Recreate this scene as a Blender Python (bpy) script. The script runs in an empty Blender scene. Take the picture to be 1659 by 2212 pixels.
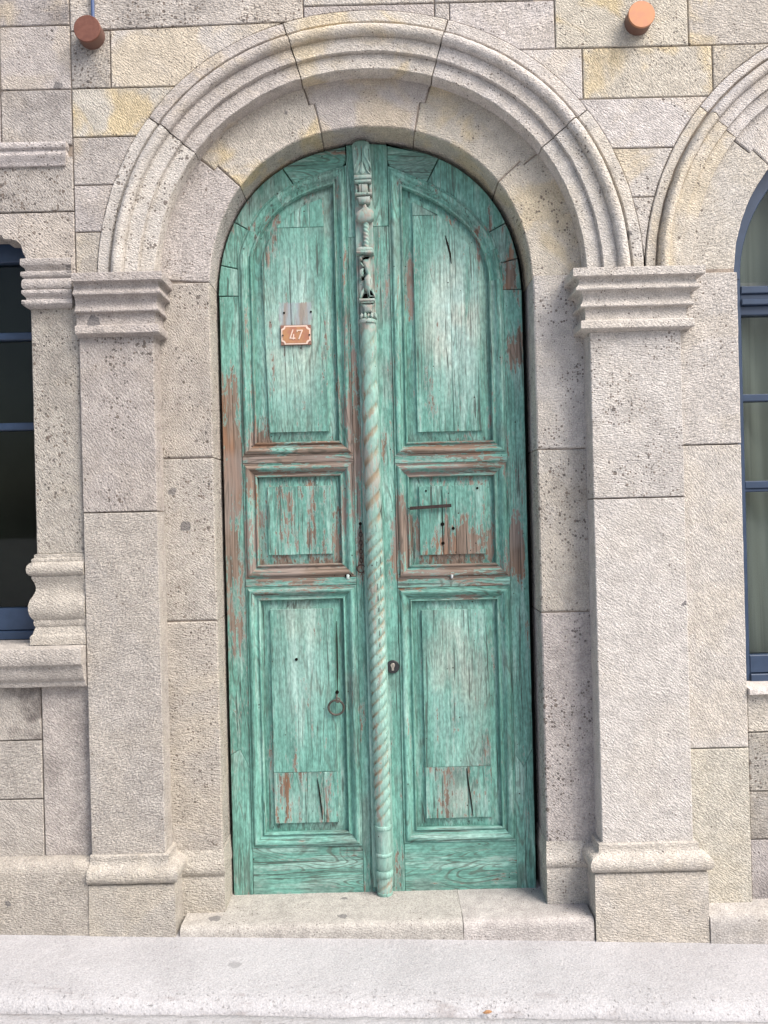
import bpy, bmesh, math, random
from mathutils import Vector, Matrix, noise
random.seed(7)
rad = math.radians
SC = bpy.context.scene
COL = SC.collection

# ------------------------------------------------------------------ camera
cam_d = bpy.data.cameras.new('camera'); cam = bpy.data.objects.new('camera', cam_d); COL.objects.link(cam)
ROLL = math.atan(0.0246)
c_, s_ = math.cos(ROLL), math.sin(ROLL)
M = Matrix(((c_, s_, 0, 0), (0, 0, -1, -3.145), (-s_, c_, 0, 1.55), (0, 0, 0, 1)))
cam.matrix_world = M
cam_d.sensor_width = 36; cam_d.sensor_fit = 'AUTO'; cam_d.lens = 36 * 1845 / 2212
cam_d.clip_start = 0.05; cam_d.clip_end = 500
SC.camera = cam

# ------------------------------------------------------------------ sky, sun, exposure
SUN_EL, SUN_AZ = rad(48), rad(50)          # azimuth from the wall's normal (-Y) towards +X
w = bpy.data.worlds.new('World'); SC.world = w; w.use_nodes = True
nt = w.node_tree
sky = nt.nodes.new('ShaderNodeTexSky'); sky.sky_type = 'NISHITA'; sky.sun_disc = False
sdir = Vector((math.sin(SUN_AZ) * math.cos(SUN_EL), -math.cos(SUN_AZ) * math.cos(SUN_EL), math.sin(SUN_EL)))
sky.sun_elevation = SUN_EL
sky.sun_rotation = math.atan2(sdir.x, sdir.y)
sky.air_density = 1.0; sky.dust_density = 4.0; sky.ozone_density = 0.6
bg = nt.nodes['Background']; bg.inputs['Strength'].default_value = 0.10
nt.links.new(sky.outputs[0], bg.inputs['Color'])
sun_d = bpy.data.lights.new('sun', 'SUN'); sun = bpy.data.objects.new('sun', sun_d); COL.objects.link(sun)
sun_d.energy = 2.2; sun_d.angle = rad(36); sun_d.color = (1.0, 0.955, 0.895)
sun.rotation_euler = sdir.to_track_quat('Z', 'Y').to_euler()
vs = SC.view_settings; vs.view_transform = 'Standard'; vs.look = 'None'; vs.gamma = 1; vs.use_curve_mapping = False
vs.exposure = 1.0
SC.cycles.max_bounces = 5; SC.cycles.diffuse_bounces = 3; SC.cycles.glossy_bounces = 2; SC.cycles.transparent_max_bounces = 6
SC.cycles.use_denoising = True
SC.cycles.caustics_reflective = False; SC.cycles.caustics_refractive = False

# ------------------------------------------------------------------ material helpers
class NT:
    def __init__(s, name):
        s.m = bpy.data.materials.new(name); s.m.use_nodes = True
        s.t = s.m.node_tree; s.b = s.t.nodes['Principled BSDF']
    def n(s, typ, **kw):
        nd = s.t.nodes.new(typ)
        for k, v in kw.items(): setattr(nd, k, v)
        return nd
    def set(s, sock, v):
        if isinstance(v, bpy.types.NodeSocket): s.t.links.new(v, sock)
        elif v is not None: sock.default_value = v
    def math(s, op, a, b=None, c=None, clamp=False):
        nd = s.n('ShaderNodeMath', operation=op); nd.use_clamp = clamp
        s.set(nd.inputs[0], a); s.set(nd.inputs[1], b); s.set(nd.inputs[2], c)
        return nd.outputs[0]
    def vmath(s, op, a, b=None, out=0):
        nd = s.n('ShaderNodeVectorMath', operation=op)
        s.set(nd.inputs[0], a); s.set(nd.inputs[1], b)
        return nd.outputs[out]
    def mix(s, f, a, b, blend='MIX'):
        nd = s.n('ShaderNodeMix', data_type='RGBA', blend_type=blend)
        s.set(nd.inputs[0], f); s.set(nd.inputs[6], a); s.set(nd.inputs[7], b)
        return nd.outputs[2]
    def noise(s, vec, scale, detail=3, rough=.5, dist=0.0):
        nd = s.n('ShaderNodeTexNoise'); s.set(nd.inputs['Vector'], vec)
        nd.inputs['Scale'].default_value = scale; nd.inputs['Detail'].default_value = detail
        nd.inputs['Roughness'].default_value = rough; nd.inputs['Distortion'].default_value = dist
        return nd.outputs[0]
    def voro(s, vec, scale, feature='F1'):
        nd = s.n('ShaderNodeTexVoronoi', feature=feature); s.set(nd.inputs['Vector'], vec)
        nd.inputs['Scale'].default_value = scale
        return nd
    def ramp(s, v, a, b, lo=0.0, hi=1.0, smooth=True):
        nd = s.n('ShaderNodeMapRange'); nd.interpolation_type = 'SMOOTHSTEP' if smooth else 'LINEAR'
        s.set(nd.inputs[0], v); s.set(nd.inputs[1], a); s.set(nd.inputs[2], b); s.set(nd.inputs[3], lo); s.set(nd.inputs[4], hi)
        return nd.outputs[0]
    def attr(s, name, out='Fac'):
        nd = s.n('ShaderNodeAttribute', attribute_type='OBJECT', attribute_name=name)
        return nd.outputs[out]
    def mapping(s, vec, rot=(0, 0, 0), scale=(1, 1, 1), loc=(0, 0, 0), kind='POINT'):
        nd = s.n('ShaderNodeMapping', vector_type=kind); s.set(nd.inputs['Vector'], vec)
        nd.inputs['Rotation'].default_value = rot; nd.inputs['Scale'].default_value = scale; nd.inputs['Location'].default_value = loc
        return nd.outputs[0]
    def pos(s): return s.n('ShaderNodeNewGeometry').outputs['Position']
    def rnd(s): return s.n('ShaderNodeObjectInfo').outputs['Random']
    def bump(s, h, dist, strength=1.0, normal=None):
        nd = s.n('ShaderNodeBump'); s.set(nd.inputs['Height'], h); nd.inputs['Distance'].default_value = dist
        nd.inputs['Strength'].default_value = strength
        if normal is not None: s.set(nd.inputs['Normal'], normal)
        return nd.outputs[0]

def stone_material(name, rot=0.7, chisel=1.0, smooth_face=False):
    s = NT(name)
    off = s.vmath('SCALE', (37.1, 11.7, 53.3)); s.set(off.node.inputs['Scale'], s.rnd())
    p = s.vmath('ADD', s.pos(), off)
    tint = s.attr('tint', 'Color')
    # broad clouds of ochre and grey weathering inside each block
    n1 = s.noise(p, 4.0, 3, .55, .6)
    och = s.math('MULTIPLY', s.ramp(n1, .46, .60), s.attr('ochre'))
    col = s.mix(och, tint, (.60, .49, .30, 1))
    n2 = s.noise(s.vmath('ADD', p, (9, 3, 5)), 6.0, 4, .6)
    grm = s.math('MULTIPLY', s.ramp(n2, .47, .66), s.attr('grime'))
    col = s.mix(grm, col, (.12, .105, .10, 1))
    n3 = s.noise(p, 22.0, 4, .6)
    col = s.mix(1.0, col, s.ramp(n3, .25, .75, .86, 1.12), 'MULTIPLY')
    # lighter mineral grains and fine speckle
    n4 = s.noise(p, 210.0, 2, .6)
    col = s.mix(1.0, col, s.ramp(n4, .3, .7, .74, 1.20), 'MULTIPLY')
    # gas pores: patches where they gather
    patch = s.noise(s.vmath('ADD', p, (2, 7, 1)), 7.0, 2, .5)
    dens = s.math('MULTIPLY', s.attr('pores'), s.ramp(patch, .36, .66, .45, 1.25))
    v1 = s.voro(p, 105.0)
    sep = s.n('ShaderNodeSeparateColor'); s.set(sep.inputs[0], v1.outputs['Color'])
    size = s.math('MULTIPLY', s.ramp(sep.outputs[0], .42, 1.0, .0, .62, False), dens)
    pore1 = s.math('LESS_THAN', v1.outputs['Distance'], size)
    v2 = s.voro(s.vmath('ADD', p, (5, 5, 5)), 48.0)
    sep2 = s.n('ShaderNodeSeparateColor'); s.set(sep2.inputs[0], v2.outputs['Color'])
    size2 = s.math('MULTIPLY', s.ramp(sep2.outputs[0], .74, 1.0, .0, .44, False), dens)
    wob = s.math('MULTIPLY', s.math('SUBTRACT', s.noise(p, 160, 2), .5), .35)
    pore2 = s.math('LESS_THAN', s.math('ADD', v2.outputs['Distance'], wob), size2)
    pore = s.math('MAXIMUM', pore1, pore2)
    col = s.mix(s.math('MULTIPLY', pore, .80), col, s.mix(sep.outputs[1], (.075, .068, .066, 1), (.16, .125, .10, 1)))
    # rare dark basalt inclusions
    v3 = s.voro(s.vmath('ADD', p, (3, 1, 8)), 7.0)
    sep3 = s.n('ShaderNodeSeparateColor'); s.set(sep3.inputs[0], v3.outputs['Color'])
    inc = s.math('LESS_THAN', s.math('ADD', v3.outputs['Distance'], s.math('MULTIPLY', s.math('SUBTRACT', s.noise(p, 60, 3), .5), .22)),
                 s.ramp(sep3.outputs[1], .72, 1.0, 0, .17, False))
    col = s.mix(s.math('MULTIPLY', inc, .75), col, s.mix(s.noise(p, 120, 2), (.09, .09, .095, 1), (.20, .19, .19, 1)))
    s.set(s.b.inputs['Base Color'], col)
    s.b.inputs['Roughness'].default_value = .95; s.b.inputs['Specular IOR Level'].default_value = .15
    # bush-hammered tooling: short slanted strokes over coarse grain
    pr = s.mapping(p, rot=(0, rot, 0), scale=(1, 1, 1 / 2.3), kind='TEXTURE')
    h1 = s.noise(pr, 84.0, 2.5, .55, .2)
    h2 = s.noise(p, 150.0, 2, .6)
    h = s.math('ADD', s.math('MULTIPLY', s.ramp(h1, .3, .7), .75), s.math('MULTIPLY', h2, .45))
    nb = s.bump(h, .0043 * chisel, 1.0)
    s.set(s.b.inputs['Normal'], nb)
    return s.m

def mortar_material():
    s = NT('mortar'); p = s.pos()
    col = s.mix(s.ramp(s.noise(p, 18, 4, .6), .35, .7), (.32, .27, .225, 1), (.17, .14, .12, 1))
    s.set(s.b.inputs['Base Color'], col); s.b.inputs['Roughness'].default_value = 1
    s.set(s.b.inputs['Normal'], s.bump(s.noise(p, 140, 3), .004))
    return s.m

def pavement_material():
    s = NT('pavement_cement'); p = s.pos()
    n1 = s.noise(p, 3.0, 5, .6, .4)
    col = s.mix(s.ramp(n1, .35, .7), (.445, .440, .455, 1), (.385, .380, .392, 1))
    col = s.mix(1.0, col, s.ramp(s.noise(p, 170, 3, .65), .3, .7, .80, 1.12), 'MULTIPLY')
    v = s.voro(p, 62.0); sep = s.n('ShaderNodeSeparateColor'); s.set(sep.inputs[0], v.outputs['Color'])
    sepp = s.n('ShaderNodeSeparateXYZ'); s.set(sepp.inputs[0], p)
    worn = s.math('ADD', s.ramp(sepp.outputs[1], -.26, -.44, .0, .75), s.ramp(s.noise(p, 6, 3, .6), .45, .7, .0, .35))
    size = s.math('MULTIPLY', s.ramp(sep.outputs[0], .50, 1.0, 0, .42, False), s.math('ADD', worn, .34))
    pit = s.ramp(s.math('ADD', s.noise(p, 85, 4, .7), s.math('MULTIPLY', worn, .055)), .665, .72)
    pit = s.math('MAXIMUM', pit, s.math('LESS_THAN', s.math('ADD', v.outputs['Distance'], s.math('MULTIPLY', s.math('SUBTRACT', s.noise(p, 150, 3), .5), .9)), s.math('MULTIPLY', size, .5)))
    col = s.mix(s.math('MULTIPLY', pit, .55), col, (.22, .21, .205, 1))
    d = s.math('MULTIPLY', s.ramp(s.noise(s.mapping(p, scale=(1, 3, 1)), 9, 5, .7), .52, .72), s.math('MULTIPLY', worn, .8))
    col = s.mix(d, col, (.27, .25, .25, 1))
    # one old grey spill on the slab
    sp = s.vmath('MULTIPLY', s.vmath('SUBTRACT', p, (-.545, -.235, .02)), (1, 1, 0))
    sl = s.math('ADD', s.vmath('LENGTH', sp, out=1), s.math('MULTIPLY', s.math('SUBTRACT', s.noise(p, 45, 3), .5), .03))
    col = s.mix(s.ramp(sl, .026, .017, 0, .75), col, (.27, .27, .275, 1))
    s.set(s.b.inputs['Base Color'], col); s.b.inputs['Roughness'].default_value = .9; s.b.inputs['Specular IOR Level'].default_value = .2
    h = s.math('ADD', s.math('MULTIPLY', s.noise(p, 130, 3, .6), .6), s.math('MULTIPLY', s.noise(p, 30, 3), .6))
    h = s.math('SUBTRACT', h, s.math('MULTIPLY', pit, .8))
    s.set(s.b.inputs['Normal'], s.bump(h, .007, .9))
    return s.m

# where the old paint has worn through to the wood: x, z, half-width, half-height, amount
WORN = [(-.60, 1.62, .09, .80, .31), (-.33, 1.79, .34, .10, .15), (-.33, 1.31, .34, .09, .17), (-.33, 1.50, .26, .24, .10),
        (-.095, 1.75, .05, .75, .24), (.06, 1.46, .06, .26, .30), (.28, 1.42, .24, .14, .19), (.52, 1.38, .07, .20, .26),
        (.27, 1.79, .30, .08, .13), (.27, 1.30, .30, .07, .16), (-.51, 1.75, .05, .45, .17), (.19, 1.98, .09, .22, .13),
        (.13, 2.50, .05, .30, .16), (.52, 2.46, .06, .16, .20), (.53, 2.17, .05, .12, .18), (-.41, 2.60, .07, .12, .14),
        (-.46, 1.85, .06, .14, .22), (.27, .52, .20, .18, .06), (-.33, .55, .20, .22, .05), (.40, 2.62, .06, .14, .16),
        (-.13, 2.15, .06, .40, .12), (.42, 1.92, .05, .2, .10)]

def paint_material(name, horizontal=False, bias=0.0, carved=False):
    s = NT(name)
    p0 = s.vmath('ADD', s.vmath('SCALE', s.vmath('SUBTRACT', s.pos(), (0, 0, 1.55))), (0, 0, 1.55))
    p0.node.inputs[0].links[0].from_node.inputs['Scale'].default_value = 3.19 / 3.225
    off = s.vmath('SCALE', (3.1, 1.7, 2.3)); s.set(off.node.inputs['Scale'], s.rnd())
    p = s.vmath('ADD', p0, off)
    sc = (.12, 1, 1) if horizontal else (1, 1, .12)
    sc2 = (.03, 1, 1) if horizontal else (1, 1, .03)
    ps = s.mapping(p, scale=sc)
    pg = s.mapping(p, scale=sc2)
    # ---- wear field
    acc = None
    for (x, z, rx, rz, a) in WORN:
        v = s.vmath('MULTIPLY', s.vmath('SUBTRACT', p0, (x, 0, z)), (1 / rx, 0, 1 / rz))
        b = s.ramp(s.vmath('LENGTH', v, out=1), 1.0, 0.0, 0.0, a * .84)
        acc = b if acc is None else s.math('ADD', acc, b)
    acc = s.math('ADD', acc, s.attr('wear'))
    acc = s.math('ADD', acc, bias)
    flake = s.noise(ps, 32.0, 7, .70, .25)
    fine = s.noise(s.mapping(p, scale=(.35, 1, 1) if horizontal else (1, 1, .35)), 120.0, 3, .6)
    patchy = s.noise(p, 6.5, 3, .5)
    f = s.math('ADD', s.math('MULTIPLY', flake, .56), s.math('MULTIPLY', fine, .27))
    f = s.math('ADD', f, s.math('MULTIPLY', patchy, .18))
    f = s.math('ADD', s.math('MULTIPLY_ADD', f, 1.45, -.225), acc)
    bare = s.ramp(f, .632, .650)
    edge = s.math('MULTIPLY', s.ramp(f, .570, .632), s.math('SUBTRACT', 1.0, bare))
    # ---- wood
    g1 = s.noise(pg, 130.0, 3, .55, .4)
    g2 = s.noise(ps, 14.0, 3, .5)
    wood = s.mix(s.ramp(g1, .3, .7), (.115, .085, .066, 1), (.27, .21, .17, 1))
    wood = s.mix(s.ramp(g2, .52, .66), wood, s.mix(s.ramp(g1, .3, .7), (.16, .095, .062, 1), (.28, .165, .105, 1)))
    wood = s.mix(s.ramp(s.noise(p, 3.0, 2), .5, .62), wood, s.mix(.5, wood, (.26, .225, .21, 1)))
    # ---- paint layers
    c1 = s.noise(s.mapping(p, scale=(.35, 1, 1) if horizontal else (1, 1, .35)), 7.0, 4, .6, .5)
    c2 = s.noise(s.vmath('ADD', ps, (4, 2, 7)), 22.0, 5, .65)
    paint = s.mix(s.ramp(c1, .32, .68), (.112, .275, .230, 1), (.165, .375, .318, 1))
    paint = s.mix(s.math('MULTIPLY', s.ramp(c2, .50, .68), .65), paint, (.35, .52, .47, 1))
    paint = s.mix(s.math('MULTIPLY', s.ramp(c2, .48, .30), .6), paint, (.072, .155, .135, 1))
    c3 = s.noise(s.vmath('ADD', p, (1, 8, 2)), 3.2, 3, .55)
    paint = s.mix(s.math('MULTIPLY', s.ramp(c3, .54, .70), .55), paint, (.17, .225, .205, 1))
    # bleached, chalky top-coat in the middle of the upper panels
    chalk = None
    for (x, z, rx, rz, a) in [(.29, 2.28, .17, .46, 1.0), (-.34, 2.25, .18, .48, .62), (-.34, .95, .15, .38, .45), (.27, .9, .16, .45, .45), (.27, .42, .15, .12, .35), (-.33, .42, .15, .12, .30)]:
        v = s.vmath('MULTIPLY', s.vmath('SUBTRACT', p0, (x, 0, z)), (1 / rx, 0, 1 / rz))
        b = s.ramp(s.vmath('LENGTH', v, out=1), 1.0, 0.15, 0.0, a)
        chalk = b if chalk is None else s.math('MAXIMUM', chalk, b)
    chalk = s.math('MULTIPLY', chalk, s.ramp(s.noise(ps, 20, 5, .65, .3), .27, .52))
    paint = s.mix(chalk, paint, s.mix(s.ramp(c3, .4, .6), (.38, .54, .50, 1), (.52, .57, .50, 1)))
    paint = s.mix(1.0, paint, s.ramp(g1, .28, .72, .78, 1.16), 'MULTIPLY')
    paint = s.mix(1.0, paint, s.ramp(fine, .28, .72, .70, 1.20), 'MULTIPLY')
    col = s.mix(s.math('MULTIPLY', edge, .55), paint, (.27, .29, .275, 1))
    col = s.mix(bare, col, wood)
    # the weathered rectangle where an older number plate sat
    v = s.vmath('ABSOLUTE', s.vmath('MULTIPLY', s.vmath('SUBTRACT', p0, (-.326, 0, 2.325)), (1 / .062, 0, 1 / .048)))
    sx = s.n('ShaderNodeSeparateXYZ'); s.set(sx.inputs[0], v)
    rect = s.math('ADD', s.math('MAXIMUM', sx.outputs[0], sx.outputs[2]), s.math('MULTIPLY', s.math('SUBTRACT', fine, .5), .5))
    old = s.mix(s.ramp(s.noise(ps, 30, 5, .6), .42, .60), (.30, .33, .37, 1), (.27, .21, .18, 1))
    if carved:
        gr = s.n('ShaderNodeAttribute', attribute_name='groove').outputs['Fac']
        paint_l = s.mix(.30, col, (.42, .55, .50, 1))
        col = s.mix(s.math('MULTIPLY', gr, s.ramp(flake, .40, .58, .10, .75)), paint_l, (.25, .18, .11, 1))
        v = s.vmath('MULTIPLY', s.vmath('SUBTRACT', p0, (-.045, 0, 2.55)), (1 / .2, 0, 1 / .36))
        pale = s.math('MULTIPLY', s.ramp(s.vmath('LENGTH', v, out=1), 1.0, .75), s.ramp(s.noise(p, 45, 3), .40, .58, .15, .85))
        col = s.mix(pale, col, s.mix(s.ramp(s.noise(p, 30, 3), .45, .6), (.33, .37, .345, 1), (.33, .28, .245, 1)))
    else:
        col = s.mix(s.math('MULTIPLY', s.ramp(rect, 1.06, .94, 0, .85), s.ramp(flake, .36, .50, .45, 1.0)), col, old)
    # figured softwood grain standing out through paint and wood
    fig = s.noise(s.mapping(p, scale=(.16, 1, 1) if horizontal else (1, 1, .10)), 9.0, 2, .45, .35)
    saw = s.math('ABSOLUTE', s.math('SUBTRACT', s.math('FRACT', s.math('MULTIPLY', fig, 26.0)), .5))
    vein = s.math('MULTIPLY', s.ramp(saw, .20, .06), s.ramp(s.noise(p, 5.0, 2), .42, .62))
    col = s.mix(s.math('MULTIPLY', vein, (.60 if horizontal else .42) if not carved else .1), col, (.075, .072, .058, 1))
    # drying cracks and grain
    ck = s.noise(s.vmath('ADD', pg, (7, 7, 7)), 75.0, 4, .6, .6)
    crack = s.ramp(ck, .605 if horizontal else .622, .655)
    col = s.mix(s.math('MULTIPLY', crack, .75), col, (.05, .055, .048, 1))
    v4 = s.voro(p, 46.0); sp = s.n('ShaderNodeSeparateColor'); s.set(sp.inputs[0], v4.outputs['Color'])
    hole = s.math('LESS_THAN', v4.outputs['Distance'], s.ramp(sp.outputs[0], .90, 1.0, .0, .17, False))
    col = s.mix(s.math('MULTIPLY', hole, .85), col, (.03, .025, .02, 1))
    s.set(s.b.inputs['Base Color'], col)
    s.set(s.b.inputs['Roughness'], s.mix(bare, (.62, .62, .62, 1), (.9, .9, .9, 1)))
    s.b.inputs['Specular IOR Level'].default_value = .3
    h = s.math('SUBTRACT', s.math('MULTIPLY', g1, .75), s.math('MULTIPLY', vein, .45))
    h = s.math('ADD', h, s.math('MULTIPLY', fine, .35))
    h = s.math('SUBTRACT', h, s.math('MULTIPLY', crack, .9))
    s.set(s.b.inputs['Normal'], s.bump(h, .0016 if not carved else .0012, .9))
    return s.m

def simple(name, col, rough=.6, metal=0.0, col2=None, scale=30, bump=.0, spec=.4):
    s = NT(name); p = s.pos()
    if col2: s.set(s.b.inputs['Base Color'], s.mix(s.ramp(s.noise(p, scale, 4, .6), .35, .65), (*col, 1), (*col2, 1)))
    else: s.b.inputs['Base Color'].default_value = (*col, 1)
    s.b.inputs['Roughness'].default_value = rough; s.b.inputs['Metallic'].default_value = metal
    s.b.inputs['Specular IOR Level'].default_value = spec
    if bump: s.set(s.b.inputs['Normal'], s.bump(s.noise(p, scale * 5, 3), bump))
    return s.m

STONE = stone_material('tooled_stone', rot=.62)
STONE_D = stone_material('tooled_stone_steep', rot=.95)
STONE_E = stone_material('tooled_stone_counter', rot=-.45)
STONE_B = stone_material('tooled_stone_level', rot=.15)
STONE_M = stone_material('carved_stone', rot=.4, chisel=.75)
STONE_S = stone_material('worn_step_stone', rot=.2, chisel=.35)
MORTAR = mortar_material()
PAVE = pavement_material()
PV = paint_material('worn_turquoise_paint_upright')
PH = paint_material('worn_turquoise_paint_level', horizontal=True)
PC = paint_material('worn_turquoise_paint_carving', carved=True, bias=-.02)
IRON = simple('rusty_iron', (.026, .021, .021), .7, .3, (.05, .032, .028), 60, .0006)
IRON_RING = simple('weathered_iron', (.055, .047, .040), .7, .3, (.11, .098, .085), 80, .0005)
BLACK = simple('black_enamel', (.02, .021, .024), .35, 0, spec=.5)
STEEL = simple('lock_steel', (.55, .5, .43), .35, 1.0)
DARK = simple('gap_shade_black', (.012, .014, .013), .95, 0, spec=.1)
BLUE = simple('blue_window_paint', (.030, .054, .105), .42, 0, (.024, .045, .088), 20, spec=.45)
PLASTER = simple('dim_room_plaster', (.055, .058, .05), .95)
COPPER_D = simple('copper_shaded_tone', (.20, .085, .060), .55, .25, (.16, .066, .047), 50)  # same copper as the other lamp, weaker light put into a darker colour
COPPER_L = simple('copper_lit_tone', (.47, .225, .115), .45, .25, (.44, .20, .12), 25)  # same copper, its reflection of sun and sky put into the colour
COPPER_S = simple('brown_lamp_side', (.17, .095, .075), .55, .2)
PLATE = simple('plate_enamel', (.40, .21, .10), .5, .0, (.34, .145, .095), 28, spec=.4)
PLATE_R = simple('plate_rim', (.66, .52, .44), .5)
PLATE_E = simple('plate_edge', (.22, .115, .085), .6)
LEAFM = simple('dry_leaf_brown', (.36, .19, .09), .8)

def glass_material(name, tint, rough=.02):
    s = NT(name)
    s.b.inputs['Base Color'].default_value = (*tint, 1); s.b.inputs['Roughness'].default_value = rough
    tr = s.n('ShaderNodeBsdfTransparent'); tr.inputs[0].default_value = (*tint, 1)
    gl = s.n('ShaderNodeBsdfGlossy'); gl.inputs['Roughness'].default_value = rough
    fr = s.n('ShaderNodeFresnel'); fr.inputs[0].default_value = 1.28
    mx = s.n('ShaderNodeMixShader'); s.set(mx.inputs[0], fr.outputs[0]); s.set(mx.inputs[1], tr.outputs[0]); s.set(mx.inputs[2], gl.outputs[0])
    s.t.links.new(mx.outputs[0], s.t.nodes['Material Output'].inputs[0])
    return s.m
GLASS = glass_material('window_glass', (.80, .83, .80))
def curtain_material():
    s = NT('sheer_curtain'); p = s.pos()
    c = s.mix(s.ramp(s.noise(s.mapping(p, scale=(1, 1, .05)), 18, 3), .35, .65), (.70, .71, .69, 1), (.50, .51, .50, 1))
    s.set(s.b.inputs['Base Color'], c); s.b.inputs['Roughness'].default_value = 1
    return s.m
CURT = curtain_material()

# ------------------------------------------------------------------ mesh helpers
class MB:
    def __init__(s): s.v = []; s.f = []
    def add(s, vs, fs):
        o = len(s.v); s.v += [tuple(v) for v in vs]; s.f += [tuple(i + o for i in f) for f in fs]; return s
    def loft(s, rings, closed_ring=False, caps=True):
        n = len(rings[0]); vs = [p for r in rings for p in r]; fs = []
        for i in range(len(rings) - 1):
            for j in range(n if closed_ring else n - 1):
                k = (j + 1) % n
                fs.append((i * n + j, i * n + k, (i + 1) * n + k, (i + 1) * n + j))
        if caps:
            fs.append(tuple(range(n))[::-1]); fs.append(tuple((len(rings) - 1) * n + j for j in range(n)))
        return s.add(vs, fs)
    def box(s, x0, x1, y0, y1, z0, z1, b=0.0):
        if b <= 0:
            return s.add([(x, y, z) for x in (x0, x1) for y in (y0, y1) for z in (z0, z1)],
                         [(0, 1, 3, 2), (4, 6, 7, 5), (0, 4, 5, 1), (2, 3, 7, 6), (0, 2, 6, 4), (1, 5, 7, 3)])
        poly = [(x0, z0), (x1, z0), (x1, z1), (x0, z1)]
        return s.slab(poly, y0, y1, b)
    def slab(s, poly, yf, yb, ch=.0025, back=True):
        inn = offset_poly(poly, -ch); n = len(poly)
        rings = [[(x, yf, z) for x, z in inn], [(x, yf + ch, z) for x, z in poly], [(x, yb, z) for x, z in poly]]
        vs = [p for r in rings for p in r]; fs = [tuple(range(n))]
        for i in range(2):
            for j in range(n):
                k = (j + 1) % n; fs.append((i * n + j, (i + 1) * n + j, (i + 1) * n + k, i * n + k))
        if back: fs.append(tuple(2 * n + j for j in range(n))[::-1])
        return s.add(vs, fs)
    def tube(s, pts, r, n=8, closed=False):
        rings = []; m = len(pts)
        for i, p in enumerate(pts):
            a = Vector(pts[(i - 1) % m] if (closed or i) else pts[i]); b = Vector(pts[(i + 1) % m] if (closed or i < m - 1) else pts[i])
            d = (b - a).normalized(); up = Vector((0, 1, 0)) if abs(d.y) < .9 else Vector((1, 0, 0))
            u = d.cross(up).normalized(); v = d.cross(u)
            rings.append([tuple(Vector(p) + u * math.cos(t) * r + v * math.sin(t) * r) for t in [2 * math.pi * k / n for k in range(n)]])
        if closed: rings.append(rings[0])
        return s.loft(rings, True, not closed)
    def lathe(s, cx, cy, prof, n=20, a0=0, a1=2 * math.pi, fn=None):
        rings = []
        for (r, z) in prof:
            ring = []
            for k in range(n):
                a = a0 + (a1 - a0) * k / n
                rr = fn(r, a, z) if fn else r
                ring.append((cx + math.cos(a) * rr, cy + math.sin(a) * rr, z))
            rings.append(ring)
        return s.loft(rings, True, True)
    def cyl_y(s, cx, cz, y0, y1, r, n=32, b=0.0):
        prof = [(r - b, y0), (r, y0 + b), (r, y1)] if b else [(r, y0), (r, y1)]
        rings = [[(cx + math.cos(2 * math.pi * k / n) * rr, y, cz + math.sin(2 * math.pi * k / n) * rr) for k in range(n)] for rr, y in prof]
        return s.loft(rings, True, True)
    def rough(s, amp, scale=40, seed=0):
        o = Vector((seed * 3.7, seed * 1.3, seed * 2.1))
        s.v = [tuple(Vector(v) + noise.noise_vector((Vector(v) + o) * scale) * amp) for v in s.v]
        return s

def offset_poly(poly, d):
    """outline moved outwards by d (inwards when negative); the outline runs counter-clockwise in x, z"""
    n = len(poly); out = []
    for i in range(n):
        p0, p1, p2 = Vector(poly[i - 1]), Vector(poly[i]), Vector(poly[(i + 1) % n])
        a, b = (p1 - p0), (p2 - p1)
        if a.length < 1e-9 or b.length < 1e-9: out.append(tuple(p1)); continue
        a.normalize(); b.normalize()
        na, nb = Vector((a.y, -a.x)), Vector((b.y, -b.x))
        m = na + nb
        if m.length < 1e-6: m = na.copy()
        m.normalize(); k = d / max(.35, m.dot(na))
        out.append(tuple(p1 + m * k))
    return out

def ccw(poly):
    a = sum(poly[i - 1][0] * poly[i][1] - poly[i][0] * poly[i - 1][1] for i in range(len(poly)))
    return poly if a > 0 else poly[::-1]

def rough_outline(poly, amp=.0009, step=.035, seed=0):
    poly = ccw(poly); out = []
    rs = random.Random(seed)
    ox = rs.uniform(0, 50)
    for i in range(len(poly)):
        a, b = Vector(poly[i]), Vector(poly[(i + 1) % len(poly)])
        n = max(1, int((b - a).length / step))
        for k in range(n):
            q = a.lerp(b, k / n)
            nv = noise.noise_vector(Vector((q.x * 28 + ox, q.y * 28, ox)))
            out.append((q.x + nv.x * amp, q.y + nv.y * amp))
    return out

# the doorway (jambs, inner arch ring, leaves) stands 35 mm further back than first surveyed: its sizes grow to suit
DEEP, KD = .035, (3.145 + .045 + .035) / (3.145 + .045)
RECESS = [False]
def obj(name, mb, mat, parent=None, smooth=35, groove=None, **props):
    me = bpy.data.meshes.new(name)
    if RECESS[0]: mb.v = [(v[0] * KD, v[1] + DEEP, 1.55 + (v[2] - 1.55) * KD) for v in mb.v]
    xs = [v[0] for v in mb.v]; ys = [v[1] for v in mb.v]; zs = [v[2] for v in mb.v]
    c = Vector(((min(xs) + max(xs)) / 2, (min(ys) + max(ys)) / 2, (min(zs) + max(zs)) / 2))
    me.from_pydata([tuple(Vector(v) - c) for v in mb.v], [], mb.f)
    bm = bmesh.new(); bm.from_mesh(me); bmesh.ops.recalc_face_normals(bm, faces=bm.faces); bm.to_mesh(me); bm.free()
    me.materials.append(mat)
    if groove:
        at = me.attributes.new('groove', 'FLOAT', 'POINT'); at.data.foreach_set('value', groove)
    if smooth:
        me.polygons.foreach_set('use_smooth', [True] * len(me.polygons))
        me.set_sharp_from_angle(angle=rad(smooth))
    o = bpy.data.objects.new(name, me); COL.objects.link(o)
    if parent is not None:
        o.parent = parent; o.location = c - world_loc(parent)
    else: o.location = c
    for k, v in props.items(): o[k] = v
    return o
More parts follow.
